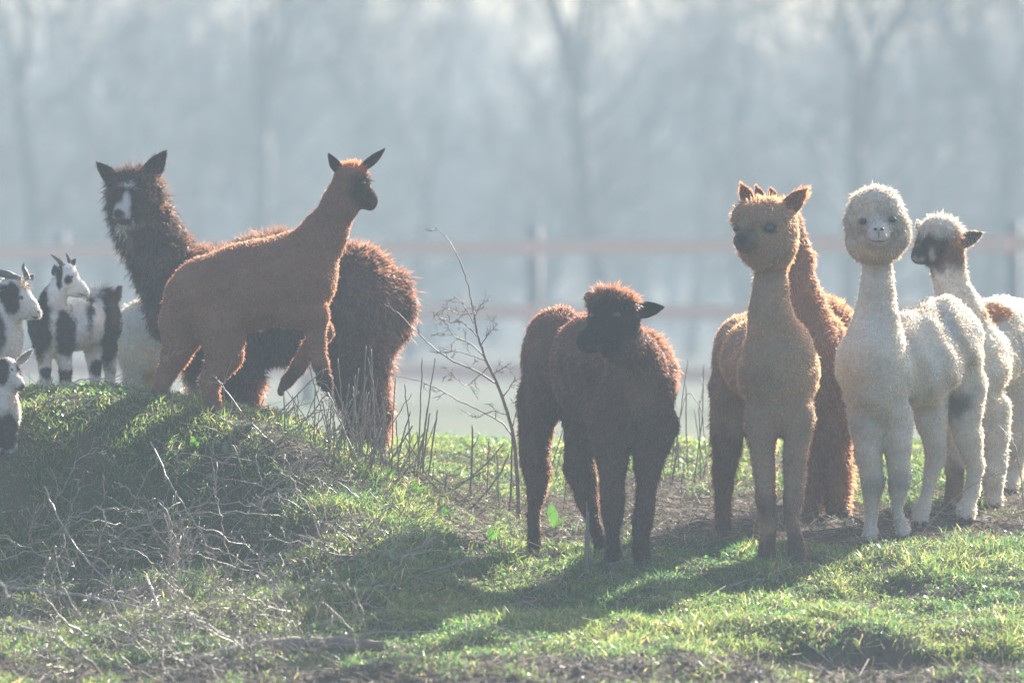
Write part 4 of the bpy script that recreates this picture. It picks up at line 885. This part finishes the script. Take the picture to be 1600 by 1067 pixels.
# upright dead stalks on the crest
def stalk(px0, Y, px1, py1, r=0.0035, bend=0.0, side=0, label=None, group=None, name='dead_stalk', mat=None, cat='stalk'):
    b_ = np.array(grounded(px0, Y)); tp = np.array(W(px1, py1, Y + rs.uniform(-.06, .06))); mid = (b_ + tp) / 2 + np.array([bend, 0, 0]) + rs.normal(size=3) * 0.004
    q, rr = smooth_path([b_ - (tp - b_) / np.linalg.norm(tp - b_) * 0.02, b_ * .7 + mid * .3, mid, tp * .6 + mid * .4, tp], [r, r, r * .9, r * .85, r * .7], 3, 0.0012, rs)
    tb = Tubes(); tb.add(q, rr, 6)
    if side: sprig(tb, q, rr, rs, side, 0.07, 1)
    hgt = gpy(px0, Y) - py1
    if not label:
        label = ('tall' if hgt > 110 else 'short' if hgt < 45 else 'middling') + (' thick' if r > .0033 else ' thin') + ' dry stalk ' + ('leaning left' if px1 - px0 < -12 else 'leaning right' if px1 - px0 > 12 else 'standing straight') + ' '
        label += ('on the mound left of the llama\'s hind legs' if px0 < 500 else 'in front of the llama\'s hind legs' if px0 < 575 else 'just right of the llama\'s hind legs' if px0 < 640 else 'between the llama and the thorny shrub' if px0 < 740
                  else 'around the foot of the thorny shrub' if px0 < 830 else 'behind the dark brown alpaca' if px0 < 1020 else 'between the dark brown and caramel alpacas' if px0 < 1200 else 'at the right edge behind the spotted alpaca')
    o = tb.build(name, mat or M_STALK, origin=tuple(b_)); tag(o, label, cat, group or 'dry stalks standing on the crest'); return o
for a in [(735, 34.9, 738, 664, .005, 0, 1), (652, 34.6, 660, 560, .003), (640, 34.7, 632, 600, .003, .01), (600, 34.5, 645, 665, .0042), (655, 34.7, 680, 560, .003, -.01), (668, 34.7, 684, 640, .004), (660, 34.6, 672, 645, .004),
          (650, 34.7, 668, 637, .0035, -.005), (690, 34.7, 760, 735, .0035, -.01), (700, 34.6, 786, 695, .0035, .02), (745, 34.6, 795, 710, .004, .015), (795, 34.9, 800, 683, .005), (695, 34.5, 698, 742, .005), (585, 34.4, 580, 545, .0036), (560, 34.4, 572, 540, .003),
          (548, 34.4, 560, 575, .0032), (530, 34.4, 545, 600, .003), (540, 34.3, 528, 560, .0028), (595, 34.5, 610, 560, .003), (520, 34.4, 480, 560, .0025), (570, 34.4, 590, 590, .0034), (600, 34.4, 575, 560, .003), (612, 34.5, 618, 590, .003),
          (505, 34.4, 520, 640, .003), (490, 34.4, 492, 610, .003), (470, 34.35, 474, 655, .003), (520, 34.35, 560, 612, .0035), (555, 34.3, 520, 620, .0032), (575, 34.3, 608, 615, .003), (445, 34.3, 443, 612, .003), (300, 34.3, 288, 618, .003), (268, 34.2, 270, 610, .004),
          (760, 34.9, 764, 690, .003), (780, 35.0, 776, 705, .0028), (830, 35.1, 880, 670, .0026, .01), (850, 35.1, 842, 690, .0024), (1075, 36.2, 1072, 600, .003), (1085, 36.2, 1100, 570, .003, .01), (1062, 36.2, 1055, 640, .003), (1050, 36.0, 1075, 560, .0024),
          (1095, 36.2, 1093, 625, .0028), (1040, 36.0, 1030, 650, .0026), (1105, 36.3, 1085, 640, .0024), (1098, 36.3, 1115, 650, .0024), (1580, 35.8, 1583, 700, .004), (1596, 35.8, 1590, 715, .003), (1050, 35.9, 1062, 690, .003), (880, 35.2, 884, 700, .0026)]:
    stalk(*a[:4], *(a[4:]))
for i in range(80):
    px = rs.normal(585, 75); Y = rs.uniform(34.1, 34.8); py = gpy(px, Y); L = rs.uniform(30, 120) * math.exp(-((px - 580) / 130) ** 2) + 15
    stalk(px, Y, px + rs.normal() * 26, py - L, rs.uniform(.0018, .0036), rs.normal() * .01, int(rs.integers(0, 2)))
for i in range(26):
    px = rs.uniform(720, 1110); Y = rs.uniform(34.9, 36.6); py = gpy(px, Y); stalk(px, Y, px + rs.normal() * 16, py - rs.uniform(15, 75), rs.uniform(.0012, .0026), rs.normal() * .01, int(rs.integers(0, 2)))
stalk(917, 33.35, 918, 800, .0095, 0, 0, 'pale splintered wooden stake stub beside the dark brown alpaca\'s hooves', name='broken_stake', cat='stake', group=None).pop('group')
stalk(925, 33.35, 916, 783, .003, 0, 0, 'thin pale splinter standing against the splintered stake stub', name='splinter', cat='splinter').pop('group')

# long leaning and arching branches with their own labels
def branch(name, pts, r0, r1, ns, label, cat='branch', ln=0.15, mat=None, group=None, depth=1, jit=0.002):
    p = poly_world(pts); q, r = smooth_path(p, np.linspace(r0, r1, len(p)), 5, jit, rs)
    g = height(q[:, 0], q[:, 1]); q[:, 2] = np.maximum(q[:, 2], g + r * 0.6)
    tb = Tubes(); tb.add(q, r, 7 if r0 > .006 else 5); sprig(tb, q, r, rs, ns, ln, depth)
    o = tb.build(name, mat or M_TWIG, origin=tuple(q[0])); tag(o, label, cat, group); return o
def gp(px, Y, up=0.0): return (px, gpy(px, Y) - up * F / Y, Y)
def near_Y(px, py):
    """distance at which the bank shows at that pixel"""
    ys = np.arange(29.5, 38, 0.02); rows = 470 + (EYE - height((px - 800) * ys / F, ys)) * F / ys
    k = np.argmax(rows <= py); return ys[k] if rows.min() <= py else 34.4
def lay(px, py, up=0.03): Y = near_Y(px, py) - up * 2; return (px, py, Y)
branch('fallen_branch', [lay(-30, 912, .1), lay(60, 922, .12), lay(160, 935, .12), lay(260, 962, .1), lay(340, 985, .07), lay(400, 1000, .02)], .0085, .005, 6, 'long thin fallen branch sloping down across the lower left')
branch('fallen_branch', [lay(230, 905, .12), lay(245, 945, .12), lay(262, 990, .1), lay(285, 1025, .04)], .0075, .004, 4, 'short dark branch standing steeply across the long fallen one')
branch('fallen_branch', [lay(-20, 965, .1), lay(50, 985, .1), lay(110, 1010, .08), lay(150, 1040, .05)], .009, .006, 5, 'thick bent branch at the lower left corner')
branch('bramble', [lay(70, 760, .12), lay(90, 810, .14), lay(130, 870, .14), lay(165, 905, .12), lay(190, 940, .05)], .004, .0025, 4, 'pale arching bramble stem in front of the shaded mound face')
branch('bramble', [lay(235, 690, .1), lay(265, 755, .12), lay(300, 810, .1), lay(325, 845, .04)], .0034, .002, 3, 'straight thin stem leaning on the shaded mound below the young alpaca')
branch('dry_cane', [lay(530, 992, .05), lay(620, 986, .05), lay(720, 988, .06), lay(815, 990, .05), lay(850, 992, .02)], .0042, .003, 1, 'long straight cane lying level across the lower middle')
branch('leaning_branch', [gp(395, 34.1, 0), (440, 640, 34.1), (480, 600, 34.12), (505, 578, 34.12)], .0045, .002, 4, 'pale leaning branch rising right below the raised front hooves')
branch('leaning_branch', [gp(440, 34.2, 0), (475, 660, 34.2), (512, 613, 34.2)], .004, .003, 1, 'dark straight stick propped up to the right on the crest')
branch('leaning_branch', [gp(565, 34.2, 0), (545, 690, 34.2), (528, 650, 34.2), (512, 613, 34.2)], .0045, .003, 2, 'dark stick leaning left to meet the propped stick')
branch('leaning_branch', [gp(430, 34.1, 0), (385, 655, 34.1), (350, 605, 34.1), (340, 592, 34.1)], .004, .002, 4, 'pale stick leaning left across the young alpaca\'s hind leg')
branch('dry_cane', [gp(1110, 35.6, 0), (1098, 640, 35.7), (1075, 605, 35.7), (1062, 655, 35.7)], .0026, .0015, 1, 'arched dry cane beside the caramel alpaca\'s hind leg')
branch('dry_cane', [gp(1605, 34.4, 0), (1590, 700, 34.4), (1572, 675, 34.4), (1560, 665, 34.4)], .003, .0015, 1, 'dark curved cane at the right edge before the spotted alpaca')
branch('dry_cane', [gp(1430, 34.3, 0), (1480, 785, 34.3), (1540, 745, 34.3), (1580, 738, 34.3)], .0022, .0012, 1, 'thin dark cane crossing the white alpaca\'s hind legs')
branch('dry_cane', [gp(215, 34.2, .0), (240, 470, 34.25), (205, 440, 34.2)], .0014, .0008, 1, 'hair thin pale stem reaching up before the llama\'s neck') if False else None
branch('fallen_branch', [lay(100, 602, .02), (130, 592, 34.2), (180, 590, 34.2), (215, 572, 34.2), (245, 558, 34.2)], .0028, .0012, 5, 'thin branched twig on the crest in front of the goat\'s hooves')
branch('fallen_branch', [lay(250, 930, .02), lay(232, 945, .05), lay(180, 970, .05), lay(150, 1000, .02)], .004, .002, 3, 'crooked branch below the long fallen branch')
branch('fallen_branch', [lay(1100, 925, .01), lay(1150, 915, .02), lay(1200, 905, .01)], .0045, .0025, 2, 'small pale branch on the sunlit grass before the caramel alpaca')
branch('fallen_branch', [lay(1300, 795, .01), lay(1380, 800, .02), lay(1440, 808, .01)], .005, .003, 3, 'stick lying between the hooves of the white alpaca')
branch('fallen_branch', [lay(1480, 812, .01), lay(1540, 815, .02), lay(1610, 822, .01)], .0055, .003, 2, 'stick lying below the hooves of the spotted alpaca')
branch('fallen_branch', [lay(1440, 925, .01), lay(1500, 918, .02), lay(1560, 932, .01)], .004, .002, 2, 'dark thin stick lying in the grass at the right')
branch('fallen_branch', [lay(1250, 1000, .01), lay(1275, 1015, .02), lay(1300, 1035, .01)], .004, .002, 1, 'short stick on the bare soil under the grassy lip')
# crowded brambles and twigs at the lower left
for i in range(185):
    px = rs.normal(290, 170) if i < 140 else rs.uniform(-60, 520); py = rs.normal(930, 75) if i < 140 else rs.uniform(960, 1060); px = float(np.clip(px, -80, 640)); py = float(np.clip(py, 760, 1075))
    Y = near_Y(px, py) - 0.03; L = rs.uniform(50, 190); an = rs.uniform(-0.3, 3.4); ex = math.cos(an) * L; ey = -abs(math.sin(an)) * L * rs.uniform(.4, 1); k = rs.normal() * 20
    branch('bramble_twig', [gp(px, Y, -.01), (px + ex * .35 + k * .5, py + ey * .4, Y - .14), (px + ex * .7 + k * .4, py + ey * .8, Y - .2), (px + ex, py + ey + rs.uniform(-10, 25), Y - .16)],
           rs.uniform(.0018, .0046), .0013, int(rs.integers(2, 6)), ('long' if L > 120 else 'short' if L < 80 else 'middling') + ' bramble twig ' + ('reaching right' if ex > 25 else 'reaching left' if ex < -25 else 'rising steeply') + (' at the left edge' if px < 120 else ' near the fallen log' if px > 330 and py > 950 else ' at the right side' if px > 400 else ' in the middle') + (' by the bottom edge' if py > 985 else ' on the shaded slope' if py < 880 else ''), 'twig', .14, group='bare twigs in the lower left thicket', depth=1, jit=.0055)
for i in range(120):
    px = float(rs.uniform(330, 730)); py = float(np.interp(px, _cx, _cy)) + rs.uniform(10, 140); Y = near_Y(px, py) - .05; L = rs.uniform(25, 90); an = rs.uniform(0, 3.14)
    branch('dry_twig', [gp(px, Y, 0), (px + math.cos(an) * L * .5, py - abs(math.sin(an)) * L * .35, Y - .03), (px + math.cos(an) * L, py - abs(math.sin(an)) * L * .6, Y - .03)],
           rs.uniform(.0018, .0042), .0012, int(rs.integers(0, 3)), ('long' if L > 60 else 'short') + ' dry twig ' + ('slanting left' if math.cos(an) < -.3 else 'slanting right' if math.cos(an) > .3 else 'pointing upslope') + ' ' + ('below the young alpaca' if px < 500 else 'below the llama\'s hind legs' if px < 600 else 'on the right shoulder of the mound') + (' near the crest' if py < np.interp(px, _cx, _cy) + 60 else ' lower down'), 'twig', .07, group='dry twigs on the mound shoulder', depth=0)
for i in range(40):
    px = float(rs.uniform(790, 1610)); py = float(rs.uniform(750, 960)); Y = near_Y(px, py) - .01; L = rs.uniform(15, 70); an = rs.uniform(0, 6.28)
    branch('dry_twig', [gp(px, Y, 0), (px + math.cos(an) * L * .5, py - 4, Y - .01), (px + math.cos(an) * L, py + math.sin(an) * L * .25, Y - .02)], rs.uniform(.0014, .0035), .001, 0,
           ('long' if L > 42 else 'short') + ' dry twig lying ' + ('before the dark brown alpaca' if px < 1060 else 'before the caramel alpaca' if px < 1300 else 'before the white alpaca' if px < 1470 else 'before the spotted alpaca') + (' on the sunlit grass' if py > 880 else ' on the trodden straw'), 'twig', group='dry twigs around the alpacas\' hooves')

# log
lg = [lay(290, 1040, .03), lay(350, 1022, .04), lay(430, 1010, .05), lay(520, 1008, .05), lay(600, 1012, .03)]
p = poly_world(lg); q, r = smooth_path(p, [.014, .028, .036, .034, .024], 6, .002, rs)
lgo = empty('fallen_log', tuple(q[0]), 'pale barkless log lying at the foot of the bank, lower left', 'log')
tb = Tubes(); tb.add(q, r * (1 + .06 * rs.normal(size=len(r))), 14); tb.build('trunk', M_LOG, lgo)
for j in (8, 14, 19):
    d = rs.normal(size=3); d[2] = abs(d[2]) + .6; d /= np.linalg.norm(d); tb = Tubes(); tb.add([q[j], q[j] + d * .04, q[j] + d * .075], [.009, .007, .005], 7); tb.build('branch_stub', M_LOG, lgo)

# broad dock leaves
M_LEAF = mat_strand('dock_leaf', trans=0.55, gloss=0.08, rough=0.35, tcol=(1.3, 1.3, 0.6))
def dock(px, Y, leaves, label):
    b_ = np.array(grounded(px, Y)); o = empty('dock_plant', tuple(b_), label, 'plant')
    for (dx, dz, w_, yaw) in leaves:
        tip = np.array([dx, rs.uniform(-.03, .03), dz]); L = np.linalg.norm(tip); sd = np.array([math.cos(yaw), math.sin(yaw), 0]) * w_; V = []; C = []
        for i in range(9):
            t = i / 8; c = b_ + tip * t + np.array([0, 0, -.25 * L * t * t * .6]); ww = math.sin(math.pi * min(.06 + .94 * t, 1)) ** .8
            for k in (-1, -.5, 0, .5, 1): V.append(c + sd * k * ww + np.array([0, 0, abs(k) * .25 * w_ * ww + rs.normal() * .0015])); C.append(np.array([.07, .17, .045]) * (1.25 if k == 0 else 1) * rs.uniform(.85, 1.1))
        f = np.array([[i * 5 + j, i * 5 + j + 1, i * 5 + 6 + j, i * 5 + 5 + j] for i in range(8) for j in range(4)])
        mesh_np('leaf', V, [f], M_LEAF, o, colors=np.array(C))
dock(866, 34.6, [(-.012, .125, .022, .3), (.05, .06, .018, .8)], 'broad bright green dock leaf upright behind the dark brown alpaca\'s legs')
dock(1572, 32.0, [(-.05, .06, .03, .4), (.05, .05, .025, .2)], 'sunlit broad green leaf low in the grass at the right')
dock(302, 34.0, [(-.0, .07, .014, .3), (.03, .05, .016, .1), (-.03, .03, .014, .6)], 'small bright dock plant on the crest below the young alpaca')
dock(352, 34.0, [(-.0, .06, .014, .3), (.06, .035, .014, .1)], 'bright leafy rosette beside the small dock on the crest')
dock(648, 34.1, [(0, .07, .016, .5), (.05, .05, .018, .1), (-.05, .04, .016, .9)], 'green dock rosette among the dry stalks on the right slope of the mound')
dock(605, 34.2, [(0, .06, .016, .5), (.05, .05, .018, .1), (-.04, .04, .016, .9)], 'green dock rosette under the tallest stalks')
dock(690, 34.0, [(0.01, .07, .014, .5), (.05, .045, .016, .1)], 'leafy green rosette just left of the shrub foot')
dock(765, 33.9, [(0.01, .09, .012, .5), (.05, .07, .01, .1), (-.04, .06, .01, .9)], 'upright tuft of narrow green leaves at the shrub foot')

print('TRIS', sum(len(o.data.loops) - 2 * len(o.data.polygons) for o in scene.objects if o.type == 'MESH'), 'unique', sum(len(m.loops) - 2 * len(m.polygons) for m in bpy.data.meshes))
